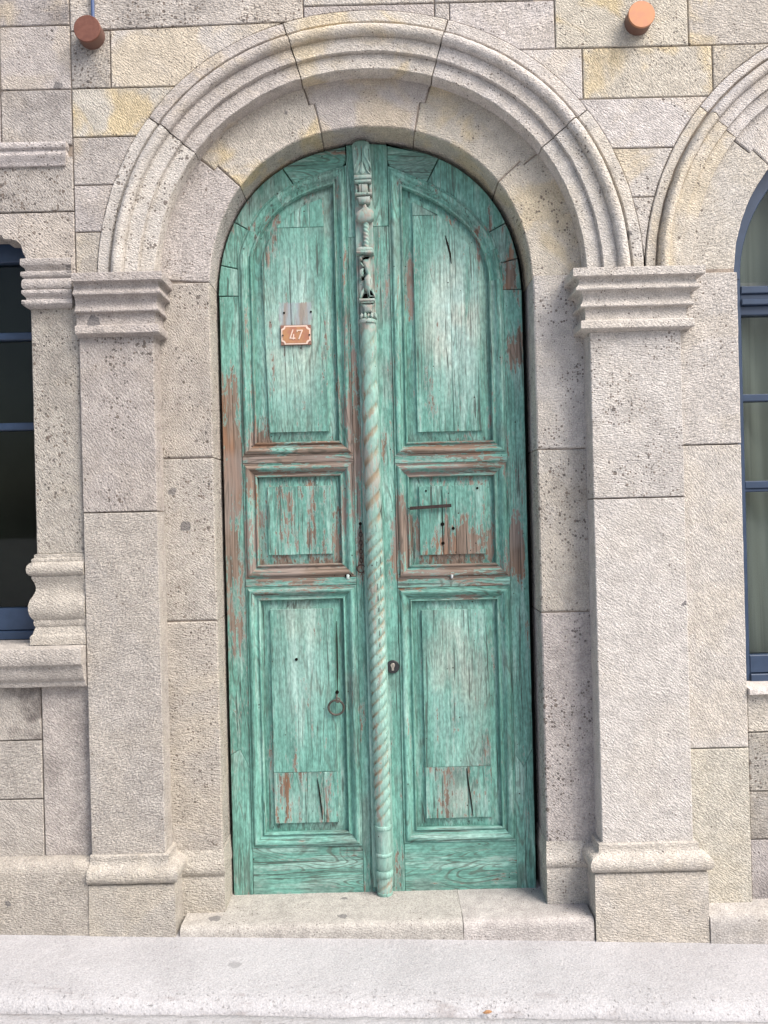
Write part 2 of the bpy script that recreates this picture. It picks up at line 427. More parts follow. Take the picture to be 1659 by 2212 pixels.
def world_loc(o):
    l = Vector(o.location)
    while o.parent: o = o.parent; l += Vector(o.location)
    return l
def thing(name, label, cat, loc, group=None):
    o = bpy.data.objects.new(name, None); COL.objects.link(o); o.location = loc
    o.empty_display_size = .1; o['label'] = label; o['category'] = cat
    if group: o['group'] = group
    return o
def tag(o, label, cat, group=None):
    o['label'] = label; o['category'] = cat
    if group: o['group'] = group
    return o

TINTS = {'pink': (.470, .436, .414), 'cream': (.515, .480, .435), 'grey': (.405, .378, .357), 'yellow': (.525, .485, .425), 'light': (.545, .512, .480), 'tan': (.415, .383, .350), 'step': (.415, .392, .372)}
SEED = [0]
def stone_props(kind='pink', ochre=.0, grime=.0, pores=.55, var=.05):
    r = random.Random(SEED[0] * 13 + 5); SEED[0] += 1
    t = TINTS[kind]; k = 1 + r.uniform(-var, var)
    return dict(tint=[t[0] * k, t[1] * k * (1 + r.uniform(-.012, .012)), t[2] * k * (1 + r.uniform(-.03, .03))], ochre=float(ochre), grime=float(grime), pores=float(pores))

def block(name, parent, poly, yf, yb, kind='pink', ochre=.0, grime=.0, pores=.55, mat=None, ch=.003, gap=.0022, amp=.0011):
    SEED[0] += 1
    p = offset_poly(ccw(poly), -gap)
    p = rough_outline(p, amp, .03, SEED[0])
    dy = random.Random(SEED[0]).uniform(-.0012, .0012)
    return obj(name, MB().slab(p, yf + dy, yb, ch), mat or (STONE, STONE, STONE_D, STONE_B, STONE_E)[SEED[0] % 5], parent, 30, **stone_props(kind, ochre, grime, pores))

def rect(x0, x1, z0, z1): return [(x0, z0), (x1, z0), (x1, z1), (x0, z1)]

class Arch:
    def __init__(s, cx, cz, k): s.cx, s.cz, s.k = cx, cz, k
    def r(s, R, a): return R * (1 + s.k * math.sin(2 * a) ** 2)
    def pt(s, R, a): rr = s.r(R, a); return (s.cx + rr * math.cos(a), s.cz + rr * math.sin(a))
    def arc(s, R, a0, a1, n): return [s.pt(R, a0 + (a1 - a0) * i / n) for i in range(n + 1)]
    def inside(s, R, p):
        dx, dz = p[0] - s.cx, p[1] - s.cz
        a = math.atan2(dz, dx)
        if dz < 0: return abs(dx) < R
        return math.hypot(dx, dz) < s.r(R, a)
    def clip(s, poly, R):
        """the outline less what the arch of radius R bites out of it (one bite)"""
        poly = ccw(poly); n = len(poly); dense = []
        for i in range(n):
            a, b = Vector(poly[i]), Vector(poly[(i + 1) % n]); m = max(1, int((b - a).length / .01))
            dense += [a.lerp(b, k / m) for k in range(m)]
        ins = [s.inside(R, p) for p in dense]
        if not any(ins): return poly
        if all(ins): return None
        n = len(dense)
        st = next(i for i in range(n) if not ins[i] and ins[i - 1])      # first point out again
        out = []; idx = [(st + i) % n for i in range(n)]
        keep = [i for i in idx if not ins[i]]
        def cross(p, q):
            p, q = Vector(p), Vector(q)
            for _ in range(24):
                m = (p + q) / 2
                if s.inside(R, m): p = m
                else: q = m
            return p
        first = cross(dense[st - 1], dense[st]); last = cross(dense[(keep[-1] + 1) % n], dense[keep[-1]])
        corner = [dense[i] for k, i in enumerate(keep)]
        out = [tuple(first)] + [tuple(v) for v in corner] + [tuple(last)]
        a0 = math.atan2(last.y - s.cz, last.x - s.cx); a1 = math.atan2(first.y - s.cz, first.x - s.cx)
        m = max(2, int(abs(a1 - a0) / .02))
        out += [s.pt(R, a0 + (a1 - a0) * i / m) for i in range(1, m)]
        # thin out collinear points
        res = []
        for i in range(len(out)):
            p0, p1, p2 = Vector(out[i - 1]), Vector(out[i]), Vector(out[(i + 1) % len(out)])
            if (p1 - p0).length < 1e-5: continue
            d1, d2 = (p1 - p0).normalized(), (p2 - p1)
            if d2.length < 1e-6: continue
            if d1.dot(d2.normalized()) > .99999: continue
            res.append(out[i])
        return res

DOOR = Arch(-.028, 2.388, .016)       # the door's arch: centre and how far it departs from a true circle
RING = Arch(-.028, 2.388, .028)
WIN = Arch(1.935, 2.400, .008)        # the arched window's
R_OUT, R_WOUT = 1.007, .950

# ------------------------------------------------------------------ the ground
def pav_z(x, y): return .003 - .0355 * x + (y + .05) * .012
def make_pavement():
    mb = MB(); rings = []
    ys = [.35, .05, -.05, -.12, -.2, -.28, -.35, -.39, -.415, -.432, -.444, -.452, -.458]
    dz = [0, 0, 0, 0, 0, 0, -.001, -.003, -.007, -.013, -.021, -.031, -.045]
    xs = [-6 + .05 * i for i in range(241)]
    for y, d in zip(ys, dz):
        ring = []
        for x in xs:
            j = noise.noise(Vector((x * 9, y * 30, 3))) * .004 + noise.noise(Vector((x * 2.2, y * 4, 8))) * .006
            e = max(0, (-y - .36) / .1)
            ring.append((x, y - j * 1.5 * e, pav_z(x, y) + d + j * .35 * e))
        rings.append(ring)
    mb.loft(rings, False, False)
    o = obj('pavement', mb, PAVE, None, 60); o['kind'] = 'structure'
    mb = MB(); rings = []
    for y, d0 in [(-.452, -.020), (-.462, -.020), (-.470, -.006), (-.50, 0), (-.6, 0), (-.8, 0), (-1.2, 0), (-2, 0), (-4, 0), (-9, 0)]:
        rings.append([(x, y + noise.noise(Vector((x * 7, 4, 2))) * .014 + noise.noise(Vector((x * 31, 4, 2))) * .006, pav_z(x, y) - .026 + d0 + noise.noise(Vector((x * 3, y * 5, 1))) * .004 - max(0, -y - .6) * .005) for x in xs])
    mb.loft(rings, False, False)
    o = obj('street', mb, PAVE, None, 60); o['kind'] = 'structure'
    mb = MB().add([(-80, -9, -.4), (80, -9, -.4), (80, -90, -.4), (-80, -90, -.4)], [(0, 1, 2, 3)])
    o = obj('ground', mb, PAVE, None, 0); o['kind'] = 'structure'
make_pavement()

# ------------------------------------------------------------------ dim rooms behind the glass
mb = MB(); X0, X1, Y0, Y1, Z0, Z1 = -2.9, 3.2, .33, 2.6, -.35, 4.3
mb.add([(X0, Y0, Z0), (X1, Y0, Z0), (X1, Y1, Z0), (X0, Y1, Z0), (X0, Y0, Z1), (X1, Y0, Z1), (X1, Y1, Z1), (X0, Y1, Z1)],
       [(0, 1, 2, 3), (4, 5, 6, 7), (1, 2, 6, 5), (3, 0, 4, 7), (2, 3, 7, 6)])
o = obj('room_interior', mb, PLASTER, None, 0); o['kind'] = 'structure'

# ------------------------------------------------------------------ ashlar wall
wall = thing('ashlar_wall', 'pale volcanic ashlar wall of squared blocks around and above the arches', 'wall', (0, .15, 0))
YB = .30
def wallblock(poly, kind='pink', ochre=.3, grime=.0, pores=.6, yf=0.0, mat=None, clip=True):
    if clip:
        for A, R in ((DOOR, R_OUT + .001), (WIN, R_WOUT + .001)):
            poly = A.clip(poly, R)
            if poly is None: return None
    return block('stone', wall, poly, yf, yf + .10, kind, ochre, grime, pores, mat)
XJ = -1.113
# blocks beside the number-plate side of the arch
for z0, z1, kind, oc, gr, po in [(2.43, 2.607, 'tan', .25, .1, .35), (2.607, 2.78, 'pink', .1, .25, .5), (2.78, 2.957, 'grey', .25, .2, .6), (2.957, 3.136, 'cream', .8, .15, .5)]:
    wallblock(rect(XJ, -.30, z0, z1), kind, oc, gr, po)
wallblock(rect(XJ, -.967, 3.136, 3.348), 'grey', .1, .3, .8)
wallblock([(-.967, 3.136), (-.20, 3.136), (-.20, 3.362), (-.50, 3.36), (-.967, 3.349)], 'cream', .35, .05, .45)
wallblock([(XJ, 3.348), (-.5, 3.359), (-.252, 3.364), (-.252, 3.62), (XJ, 3.62)], 'pink', .1, .35, .85)
wallblock(rect(-.252, .231, 3.30, 3.42), 'pink', .05, .1, .5)
wallblock(rect(.231, .286, 3.30, 3.42), 'pink', .05, .1, .4)
wallblock(rect(.286, .673, 3.24, 3.42), 'light', .1, .05, .6)
# spandrel between the two arches
wallblock(rect(.673, 1.164, 3.24, 3.44), 'yellow', .8, .05, .6)
wallblock(rect(1.164, 1.70, 3.24, 3.44), 'yellow', .7, .05, .5)
wallblock(rect(.45, .771, 3.052, 3.24), 'light', .2, .0, .5)
wallblock(rect(.771, 1.25, 3.052, 3.24), 'yellow', .7, .0, .6)
wallblock(rect(1.25, 1.62, 3.052, 3.24), 'yellow', .5, .0, .5)
for z0, z1, kind, oc in [(2.867, 3.052, 'light', .25), (2.687, 2.867, 'light', .45), (2.425, 2.687, 'light', .1)]:
    xa = .70 if z0 > 2.8 else .85
    p = DOOR.clip(rect(xa, 1.30 if z0 > 2.8 else 1.12, z0, z1), R_OUT + .001)
    p = WIN.clip(p, R_WOUT + .001)
    if p: block('stone', wall, p, 0.0, .10, kind, oc, 0, .5)
# courses above the frame and beyond it
r = random.Random(3)
for zi, (z0, z1) in enumerate([(3.44, 3.64), (3.64, 3.84), (3.84, 4.04), (4.04, 4.25)]):
    x = -.252 if zi == 0 else -1.113
    if zi == 0: z0 = 3.42
    while x < 3.1:
        x2 = min(3.1, x + r.uniform(.35, .62)); 
        if zi == 0 and x < .6:
            x2 = .231 if x < .2 else .6 if x < .3 else x2
            wallblock(rect(x, x2, z0, z1), r.choice(['pink', 'cream', 'light']), .2, .1, .6)
        else: wallblock(rect(x, x2, 3.44 if zi == 0 else max(z0, 3.64), z1), r.choice(['pink', 'cream', 'light']), .3, .1, .6)
        x = x2
wallblock(rect(1.70, 2.25, 3.30, 3.44), 'cream', .3); wallblock(rect(2.25, 3.1, 3.24, 3.44), 'cream', .3)
wallblock(rect(2.2, 3.1, 3.052, 3.24), 'cream', .3); wallblock(rect(2.4, 3.1, 2.72, 3.052), 'cream', .2); wallblock(rect(2.6, 3.1, 2.41, 2.72), 'cream', .2)
wallblock(rect(2.90, 3.1, -.2, 2.41), 'cream', .2)
# blocks over the dark window
for z0, z1, gr, oc, kind in [(3.372, 3.64, .45, .35, 'grey'), (3.136, 3.372, .1, .15, 'pink'), (2.93, 3.136, .3, .1, 'grey')]:
    wallblock(rect(-1.375, XJ, z0, z1), kind, oc, gr, .5, clip=False)
    wallblock(rect(-2.0, -1.375, z0, z1), kind, oc, gr, .5, clip=False); wallblock(rect(-2.8, -2.0, z0, z1), kind, oc, gr, .5, clip=False)
wallblock(rect(-2.0, XJ, 2.685, 2.89), 'grey', .05, .35, .95, clip=False); wallblock(rect(-2.8, -2.0, 2.685, 2.89), 'grey', .05, .2, .8, clip=False)
wallblock([(XJ, 2.43), (XJ, 2.685), (-1.74, 2.685), (-1.74, 2.605), (-1.385, 2.600), (-1.381, 2.586), (-1.352, 2.584), (-1.331, 2.578), (-1.317, 2.564), (-1.309, 2.536), (-1.294, 2.505), (-1.25, 2.48), (-1.25, 2.43)], 'pink', .1, .2, .7, clip=False)
wallblock([(-2.8, 2.43), (-2.8, 2.685), (-1.744, 2.685), (-1.744, 2.605), (-2.10, 2.600), (-2.15, 2.56), (-2.19, 2.43)], 'pink', .1, .2, .7, clip=False)
for z0, z1 in ((3.64, 3.9), (3.9, 4.25)):
    wallblock(rect(-2.8, -2.0, z0, z1), 'grey', .2, .3); wallblock(rect(-2.0, XJ, z0, z1), 'grey', .2, .3)
wallblock(rect(-2.8, -2.40, -.1, 2.43), 'grey', .2, .3)
# blocks under the dark window's sill and under the arched window's
for x0, x1, z0, z1, gr in [(-1.288, -1.09, .28, .945, .35), (-1.75, -1.288, .736, .945, .8), (-1.75, -1.288, .518, .736, .15), (-1.75, -1.288, .28, .518, .05), (-2.40, -1.75, .28, .945, .2)]:
    wallblock(rect(x0, x1, z0, z1), 'tan', .0, gr, .22, yf=.02, clip=False)
for z0, z1, kind, gr, po in [(.700, .845, 'cream', .0, .5), (.481, .700, 'grey', .35, .8), (.302, .481, 'grey', .45, .6), (.06, .302, 'grey', .35, .6)]:
    wallblock(rect(1.326, 1.80, z0, z1), kind, .1, gr, po, yf=.02, clip=False); wallblock(rect(1.80, 2.56, z0, z1), kind, .1, gr, po, yf=.02, clip=False)
# mortar core that fills the joints
core = MB()
def corepoly(poly, yf=.008, yb=.32): core.slab(ccw(poly), yf, yb, .001)
corepoly(DOOR.clip(rect(-2.85, -.028, 2.43, 4.28), .93) if False else DOOR.clip(rect(-1.2, -.028, 2.40, 4.28), .93))
corepoly(WIN.clip(DOOR.clip(rect(-.028, 1.935, 2.40, 4.28), .93), .88))
corepoly(WIN.clip(rect(1.935, 3.15, 2.40, 4.28), .88))
corepoly(rect(-2.85, -1.2, 2.69, 4.28)); corepoly(rect(-1.24, -1.2, 2.2, 2.69)); corepoly(rect(-2.85, -2.25, 2.3, 2.69))
corepoly(rect(-2.45, -1.0, -.2, .95), .031); corepoly(rect(1.12, 2.75, -.2, .84), .031); corepoly(rect(2.75, 3.15, -.2, 2.4)); corepoly(rect(-2.85, -2.45, -.2, 2.3))
obj('mortar', core, MORTAR, wall, 0)

# ------------------------------------------------------------------ moulded arches
PROF = [(.800, .11), (.800, .011), (.802, .008), (.853, .009), (.8555, .011), (.857, .010), (.857, -.005), (.859, -.008), (.907, -.007), (.9095, -.004), (.912, -.005), (.912, -.021),
        (.915, -.027), (.922, -.032), (.931, -.035), (.940, -.034), (.948, -.029), (.953, -.019), (.956, -.005), (.958, .008), (.962, .010), (.965, .004), (.967, -.005), (.969, -.0065), (1.004, -.0065), (1.007, -.0035), (1.007, .11)]
def moulded_arch(t, A, scale, joints, kinds, a_start, a_end):
    js = [a_start] + joints + [a_end]
    rmid = lambda R: .800 + (R - .800) * scale[1] if scale else R
    for i in range(len(js) - 1):
        g = .0022 / .9
        a0, a1 = rad(js[i]) + g, rad(js[i + 1]) - g
        n = max(6, int((a1 - a0) / .022)); rings = []
        for k in range(n + 1):
            a = a0 + (a1 - a0) * k / n
            e = .0025 if k in (0, n) else 0
            ring = []
            for (R, y) in PROF:
                RR = scale[0] + (R - .800) * scale[1]
                x, z = A.pt(RR, a); ring.append((x, y + (e if y < .09 else 0), z))
            rings.append(ring)
        mb = MB().loft(rings, False, True).rough(.0016, 26, i + 1).rough(.0010, 90, i + 2)
        kd, oc, gr, po = kinds[i]
        obj('moulding_stone', mb, STONE_M, t, 32, **stone_props(kd, oc, gr, po))
def ring_stones(t, A, Rin, Rout, joints, kinds, a_start, a_end, yf, jog=.018, rj=.715):
    js = [a_start] + joints + [a_end]
    def edge(j, side):
        """joint line from the outside in, with its small jog; side +1 keeps to higher angles"""
        a = rad(j); d = jog / .7 * (1 if j < 90 else -1)
        g = side * .0022 / .7
        if j in (a_start, a_end): return [(Rout, a + g), (Rin, a + g)]
        return [(Rout, a + g), (rj, a + g), (rj - .002, a + d + g), (Rin, a + d * .6 + g)]
    for i in range(len(js) - 1):
        e0, e1 = edge(js[i], 1), edge(js[i + 1], -1)
        poly = [A.pt(R, a) for R, a in e0]
        ai0, ai1 = e0[-1][1], e1[-1][1]; n = max(6, int((ai1 - ai0) / .03))
        poly += [A.pt(Rin, ai0 + (ai1 - ai0) * k / n) for k in range(1, n)]
        poly += [A.pt(R, a) for R, a in e1[::-1]]
        ao0, ao1 = e0[0][1], e1[0][1]
        poly += [A.pt(Rout, ao1 + (ao0 - ao1) * k / n) for k in range(1, n)]
        kd, oc, gr, po = kinds[i]
        block('arch_stone', t, poly, yf, yf + .24, kd, oc, gr, po, gap=.0002, ch=.004, amp=.0024)

darch = thing('door_arch', 'round stepped stone arch over the green double door', 'arch', (-.028, .1, 2.388))
moulded_arch(darch, DOOR, (.800, 1.0), [37.5, 72.3, 107.2, 141.6], [('light', .15, 0, .6), ('light', .1, 0, .5), ('cream', .55, 0, .45), ('pink', .3, .05, .55), ('light', .05, .0, .75)], 1.4, 177.2)
RECESS[0] = True
ring_stones(darch, RING, .603, .83, [37.5, 72.3, 107.2, 141.6], [('yellow', .45, .05, .7), ('yellow', .55, .05, .5), ('pink', .35, .0, .4), ('cream', .8, .0, .45), ('pink', .1, .05, .6)], 2.0, 176.6, .045)
core = MB()
core.slab(ccw(RING.arc(.609, rad(1), rad(179), 60) + RING.arc(.90, rad(179), rad(1), 60)), .052, .31, .001)
obj('mortar', core, MORTAR, darch, 0)
RECESS[0] = False
core = MB().slab(ccw(DOOR.arc(.808, rad(2), rad(178), 60) + DOOR.arc(1.0, rad(178), rad(2), 60)), .022, .10, .001)
obj('mortar', core, MORTAR, darch, 0)

warch = thing('window_arch', 'round stepped stone arch over the blue framed curtained window', 'arch', (1.935, .1, 2.40))
wk = [('cream', .2, 0, .5), ('light', .2, 0, .5), ('cream', .2, 0, .5), ('light', .15, .0, .5), ('cream', .3, 0, .55)]
moulded_arch(warch, WIN, (.775, .845), [40, 72.3, 107.2, 140.2], wk, 1.0, 178.6)
ring_stones(warch, WIN, .61, .80, [40, 72.3, 107.2, 140.2], [('light', .1, 0, .5)] * 5, 1.0, 179.2, .030, .016, .70)
core = MB(); core.slab(ccw(WIN.arc(.616, rad(1), rad(179), 50) + WIN.arc(.87, rad(179), rad(1), 50)), .042, .30, .001)
core.slab(ccw(WIN.arc(.785, rad(2), rad(178), 50) + WIN.arc(.94, rad(178), rad(2), 50)), .022, .03, .001)
obj('mortar', core, MORTAR, warch, 0)

# ------------------------------------------------------------------ pilasters, jambs, capitals
def band(prof, x0, x1, yf, yb, left=1.0, right=1.0, front=1.0, seed=0, rough=.0012, closed=True):
    """profile (offset, z) run round the front of a pier, mitred at the corners"""
    mb = MB(); rings = []
    nx = max(2, int((x1 - x0) / .018)); ny = 3
    for (o, z) in prof:
        xa, xb, y = x0 - o * left, x1 + o * right, yf - o * front
        ring = [(xa, yb + (y - yb) * k / ny, z) for k in range(ny)]
        ring += [(xa + (xb - xa) * k / nx, y, z) for k in range(nx + 1)]
        ring += [(xb, y + (yb - y) * k / ny, z) for k in range(1, ny + 1)]
        rings.append(ring)
    mb.loft(rings, False, False)
    n = len(rings[0])
    mb.f.append(tuple(range(n))); mb.f.append(tuple(len(mb.v) - n + i for i in range(n)))
    return mb.rough(rough, 30, seed).rough(rough * .7, 95, seed + 1)

CAP = [(0, .222), (.046, .222), (.048, .220), (.048, .193), (.046, .191), (.033, .1905), (.030, .186), (.0285, .176), (.031, .166), (.036, .157), (.039, .153), (.039, .147), (.037, .1445), (.026, .144), (.021, .139), (.0175, .127), (.0175, .113),
       (.021, .102), (.0255, .094), (.0265, .090), (.025, .0865), (.013, .086), (.011, .081), (.010, .048), (.012, .042), (.021, .0385), (.025, .036), (.026, .033), (.026, .010), (.024, .0075), (.008, .006), (0, 0)]
BASE = [(0, 0), (.036, 0.0), (.036, .188), (.034, .192), (.026, .195), (.026, .198), (.038, .200), (.047, .206), (.052, .216), (.0535, .226), (.052, .237), (.046, .247), (.036, .254), (.026, .257), (.019, .260), (.014, .268), (.012, .278), (.013, .284), (.011, .290), (.003, .292), (0, .293)]
def pilaster(name, label, x0, x1, ztop, capl, capr, bl, br, zj, kinds, zb, baselow):
    t = thing(name, label, 'pilaster', ((x0 + x1) / 2, .1, pav_z((x0 + x1) / 2, -.05)), 'carved pilasters flanking the door')
    yf = -.02
    zc = ztop - .222
    obj('capital', band([(o * 1.15, zc + z) for o, z in CAP], x0, x1, yf, .12, capl, capr, 1.05, 3, .0009), STONE_M, t, 40, **stone_props(kinds[0], .05, .05, .45))
    block('shaft_stone', t, rect(x0, x1, zj, zc + .004), yf, .2, kinds[1], .05, .12, .85 if x0 < 0 else .7)
    block('shaft_stone', t, rect(x0, x1, zb + .285, zj), yf, .2, kinds[2], .05, .06, .35)
    pr = [(o, zb + z) for o, z in BASE]; pr[0] = (0, baselow); pr[1] = (.036, baselow)
    pr = pr[:2] + [(.036, baselow + (zb + .19 - baselow) * k / 5) for k in range(1, 5)] + pr[2:]
    obj('base', band(pr, x0, x1, yf, .12, bl, br, 1.0, 5, .0014), STONE_B, t, 40, **stone_props(kinds[3], .1, .0, .35))
    c = MB().box(x0 + .006, x1 - .006, yf + .012, .31, baselow, zc + .1)
    obj('mortar', c, MORTAR, t, 0)
    return t
pilaster('pilaster', 'tooled stone pilaster with moulded capital between the dark window and the green door', -1.103, -.827, 2.436, .0, .90, .0, 1.0, 1.573, ['tan', 'tan', 'tan', 'tan'], .029, -.02)
pilaster('pilaster', 'wide pale stone pilaster with moulded capital between the green door and the curtained window', .766, 1.104, 2.410, 1.2, 1.3, 1.0, 1.0, 1.579, ['cream', 'light', 'light', 'cream'], .027, -.11)

def jamb(label, x0, x1, inner, kinds):
    RECESS[0] = True
    t = thing('door_jamb', label, 'door jamb', ((x0 + x1) / 2, .1, .06), 'door jambs of tooled blocks')
    zs = [.275, 1.160, 1.769, 2.425]
    for i in range(3):
        kd, oc, gr, po = kinds[i]
        block('jamb_stone', t, rect(x0, x1, zs[i], zs[i + 1]), .045, .31, kd, oc, gr, po, ch=.005)
    pr = [(0, .058), (.014, .058), (.014, .10), (.014, .15), (.014, .205), (.011, .209), (.013, .213), (.019, .218), (.023, .226), (.0245, .236), (.0225, .248), (.017, .257), (.012, .268), (.007, .285), (.002, .302), (0, .305)]
    bl, br = (0, .25) if inner > 0 else (.25, 0)
    kd, oc, gr, po = kinds[3]
    obj('base', band(pr, x0, x1, .045, .31, bl, br, 1.0, 7, .0012), STONE_B, t, 40, **stone_props(kd, oc, gr, po))
    obj('mortar', MB().box(x0 + .005, x1 - .005, .052, .32, .06, 2.42), MORTAR, t, 0)
    RECESS[0] = False
    return t
jamb('stone door jamb beside the leaf with the number plate', -.84, -.630, 1, [('tan', .1, .18, .7), ('tan', .05, .12, .75), ('tan', .05, .1, .8), ('tan', .1, .05, .4)])
jamb('stone door jamb beside the leaf with the flat iron bar', .576, .78, -1, [('pink', .0, .12, .8), ('pink', .1, .18, .75), ('light', .1, .05, .75), ('cream', .1, .05, .55)])

# ------------------------------------------------------------------ doorstep and plinth courses
t = thing('doorstep', 'worn stone doorstep under the green double door', 'step', (-.02, .05, 0))
def step_piece(x0, x1, seed):
    n = max(4, int((x1 - x0) / .02)); rings = []
    for k in range(n + 1):
        x = x0 + (x1 - x0) * k / n
        j = noise.noise(Vector((x * 13, 2, 5))) * .002
        rings.append([(x, -.05, -.12), (x, -.052, -.03), (x, -.053 + j, .03 + j), (x, -.051 + j, .046 + j), (x, -.046 + j, .054 + j), (x, -.037, .059 + j), (x, -.02, .061), (x, .06, .0605), (x, .2, .060), (x, .36, .060)])
    return MB().loft(rings, False, True).rough(.0012, 40, seed)
obj('step_stone', step_piece(-.776, .25, 2), STONE_S, t, 40, **stone_props('step', .0, .1, .45))
obj('step_stone', step_piece(.252, .724, 3), STONE_S, t, 40, **stone_props('step', .0, .1, .45))

def ledge(name, label, x0, x1, prof, kind, mat, seed, po=.3):
    n = int((x1 - x0) / .025); rings = []
    for k in range(n + 1):
        x = x0 + (x1 - x0) * k / n
        rings.append([(x, y, z) for y, z in prof])
    o = obj(name, MB().loft(rings, False, True).rough(.0016, 35, seed), mat, None, 40, **stone_props(kind, .05, .05, po))
    return tag(o, label, 'plinth')
ledge('plinth_course', 'tall base course under the dark window with a rounded top edge', -2.4, -1.1055, [(-.052, -.05), (-.052, .10), (-.053, .2), (-.053, .262), (-.050, .280), (-.042, .293), (-.028, .301), (-.008, .306), (.022, .308), (.06, .308)], 'tan', STONE_B, 4)
ledge('plinth_course', 'low base ledge with a bright worn top under the curtained window', 1.1425, 2.74, [(-.060, -.2), (-.060, -.05), (-.061, .03), (-.059, .046), (-.053, .056), (-.04, .062), (-.02, .072), (.02, .082), (.06, .084)], 'step', STONE_S, 9)

# ------------------------------------------------------------------ dark window with its pilaster, sill and cornice
t = thing('window_pilaster', 'narrow carved stone pilaster framing the dark window', 'pilaster', (-1.2, .05, 1.0))
WC = [(0, 2.506), (.022, 2.506), (.024, 2.504), (.024, 2.484), (.022, 2.481), (.012, 2.474), (.008, 2.464), (.012, 2.460), (.021, 2.459), (.0235, 2.456), (.0235, 2.444), (.019, 2.439), (.012, 2.436), (.017, 2.432), (.021, 2.424), (.022, 2.412), (.020, 2.402), (.015, 2.396), (.012, 2.394), (.019, 2.392), (.0215, 2.389), (.0215, 2.380), (.017, 2.375), (.009, 2.368), (.008, 2.360), (.013, 2.357), (.020, 2.356), (.022, 2.353), (.022, 2.341), (.017, 2.335), (.006, 2.330), (0, 2.328)]
obj('capital', band(WC, -1.283, -1.128, -.008, .12, .9, .4, 1.0, 2), STONE_M, t, 40, **stone_props('pink', .05, .05, .4))
block('shaft_stone', t, rect(-1.284, -1.1035, 1.423, 2.34), 0, .14, 'tan', .05, .22, .8)
WB = [(0, 1.426), (.006, 1.424), (.006, 1.412), (.013, 1.409), (.015, 1.403), (.013, 1.397), (.020, 1.393), (.027, 1.384), (.029, 1.372), (.027, 1.358), (.020, 1.349), (.013, 1.346), (.015, 1.341), (.013, 1.335), (.007, 1.322), (.003, 1.305), (.004, 1.290), (.011, 1.274), (.020, 1.258), (.025, 1.240), (.026, 1.222), (.023, 1.204), (.015, 1.190), (.010, 1.184), (.012, 1.176), (.010, 1.164), (.006, 1.158), (.010, 1.150), (.013, 1.142), (.015, 1.132), (.021, 1.128), (.023, 1.122), (.023, 1.094), (0, 1.092)]
obj('bracket_base', band(WB, -1.284, -1.1035, 0, .12, .95, .0, 1.0, 4), STONE_M, t, 40, **stone_props('tan', .0, .08, .25))
obj('mortar', MB().box(-1.27, -1.11, .02, .31, 1.0, 2.5), MORTAR, t, 0)
mbt = band([(a, b) for a, b in WC], -2.36, -2.20, -.008, .12, .4, .9, 1.0, 2)
t2 = thing('window_pilaster', 'narrow carved stone pilaster on the far side of the dark window', 'pilaster', (-2.28, .05, 1.0))
obj('capital', mbt, STONE_M, t2, 40, **stone_props('pink', .05, .05, .4))
block('shaft_stone', t2, rect(-2.40, -2.20, 1.08, 2.34), 0, .31, 'tan', .05, .22, .8)
SILL = [(0, 1.094), (.07, 1.090), (.088, 1.085), (.090, 1.080), (.090, 1.030), (.087, 1.026), (.076, 1.024), (.072, 1.020), (.070, 1.000), (.066, .980), (.058, .968), (.050, .963), (.046, .960), (.046, .948), (.040, .940), (.0, .936)]
o = obj('window_sill', band(SILL, -2.40, -1.1045, .02, .33, 0, .0, 1.0, 6), STONE_M, None, 40, **stone_props('tan', .0, .1, .35)); tag(o, 'thick moulded stone sill under the dark window', 'sill')
CORN = [(0, 2.934), (.026, 2.932), (.028, 2.928), (.028, 2.912), (.026, 2.909), (.018, 2.906), (.019, 2.900), (.023, 2.892), (.022, 2.882), (.014, 2.872), (.010, 2.862), (.008, 2.852), (0, 2.850)]
o = obj('window_cornice', band(CORN, -2.36, -1.142, -.002, .10, .5, .5, 1.0, 8), STONE_M, None, 40, **stone_props('pink', .05, .05, .6)); tag(o, 'short moulded stone cornice strip above the dark window', 'cornice')

def bar(mb, x0, x1, y0, y1, z0, z1): mb.box(x0, x1, y0, y1, z0, z1, .003); return mb
t = thing('casement_window', 'dark blue framed window with black looking panes', 'window', (-1.74, .17, 1.10))
f = MB(); bar(f, -1.332, -1.28, .14, .20, 1.10, 2.62); bar(f, -2.20, -2.14, .14, .20, 1.10, 2.62); bar(f, -2.14, -1.333, .14, .20, 2.545, 2.63); bar(f, -2.14, -1.333, .14, .20, 1.13, 1.215); bar(f, -2.14, -1.333, .13, .20, 1.095, 1.128)
obj('frame', f, BLUE, t, 30)
for z in (2.262, 1.914): obj('glazing_bar', bar(MB(), -2.14, -1.333, .145, .19, z - .014, z + .014), BLUE, t, 30)
zz = [1.215, 1.9, 2.248, 2.545]
for a, b in ((1.215, 1.900), (1.928, 2.248), (2.276, 2.545)): obj('pane', MB().box(-2.15, -1.34, .172, .176, a - .004, b + .004), GLASS, t, 0)
room = MB()
o = obj('dark_window_sheet', MB().box(-2.35, -1.2, .29, .296, 1.0, 2.68), simple('window_sheet_dark', (.020, .022, .019), .9, col2=(.028, .030, .026), scale=4), None, 0); tag(o, 'dark sheet behind the panes of the black looking window', 'blind')  # plain dark sheet set behind the panes

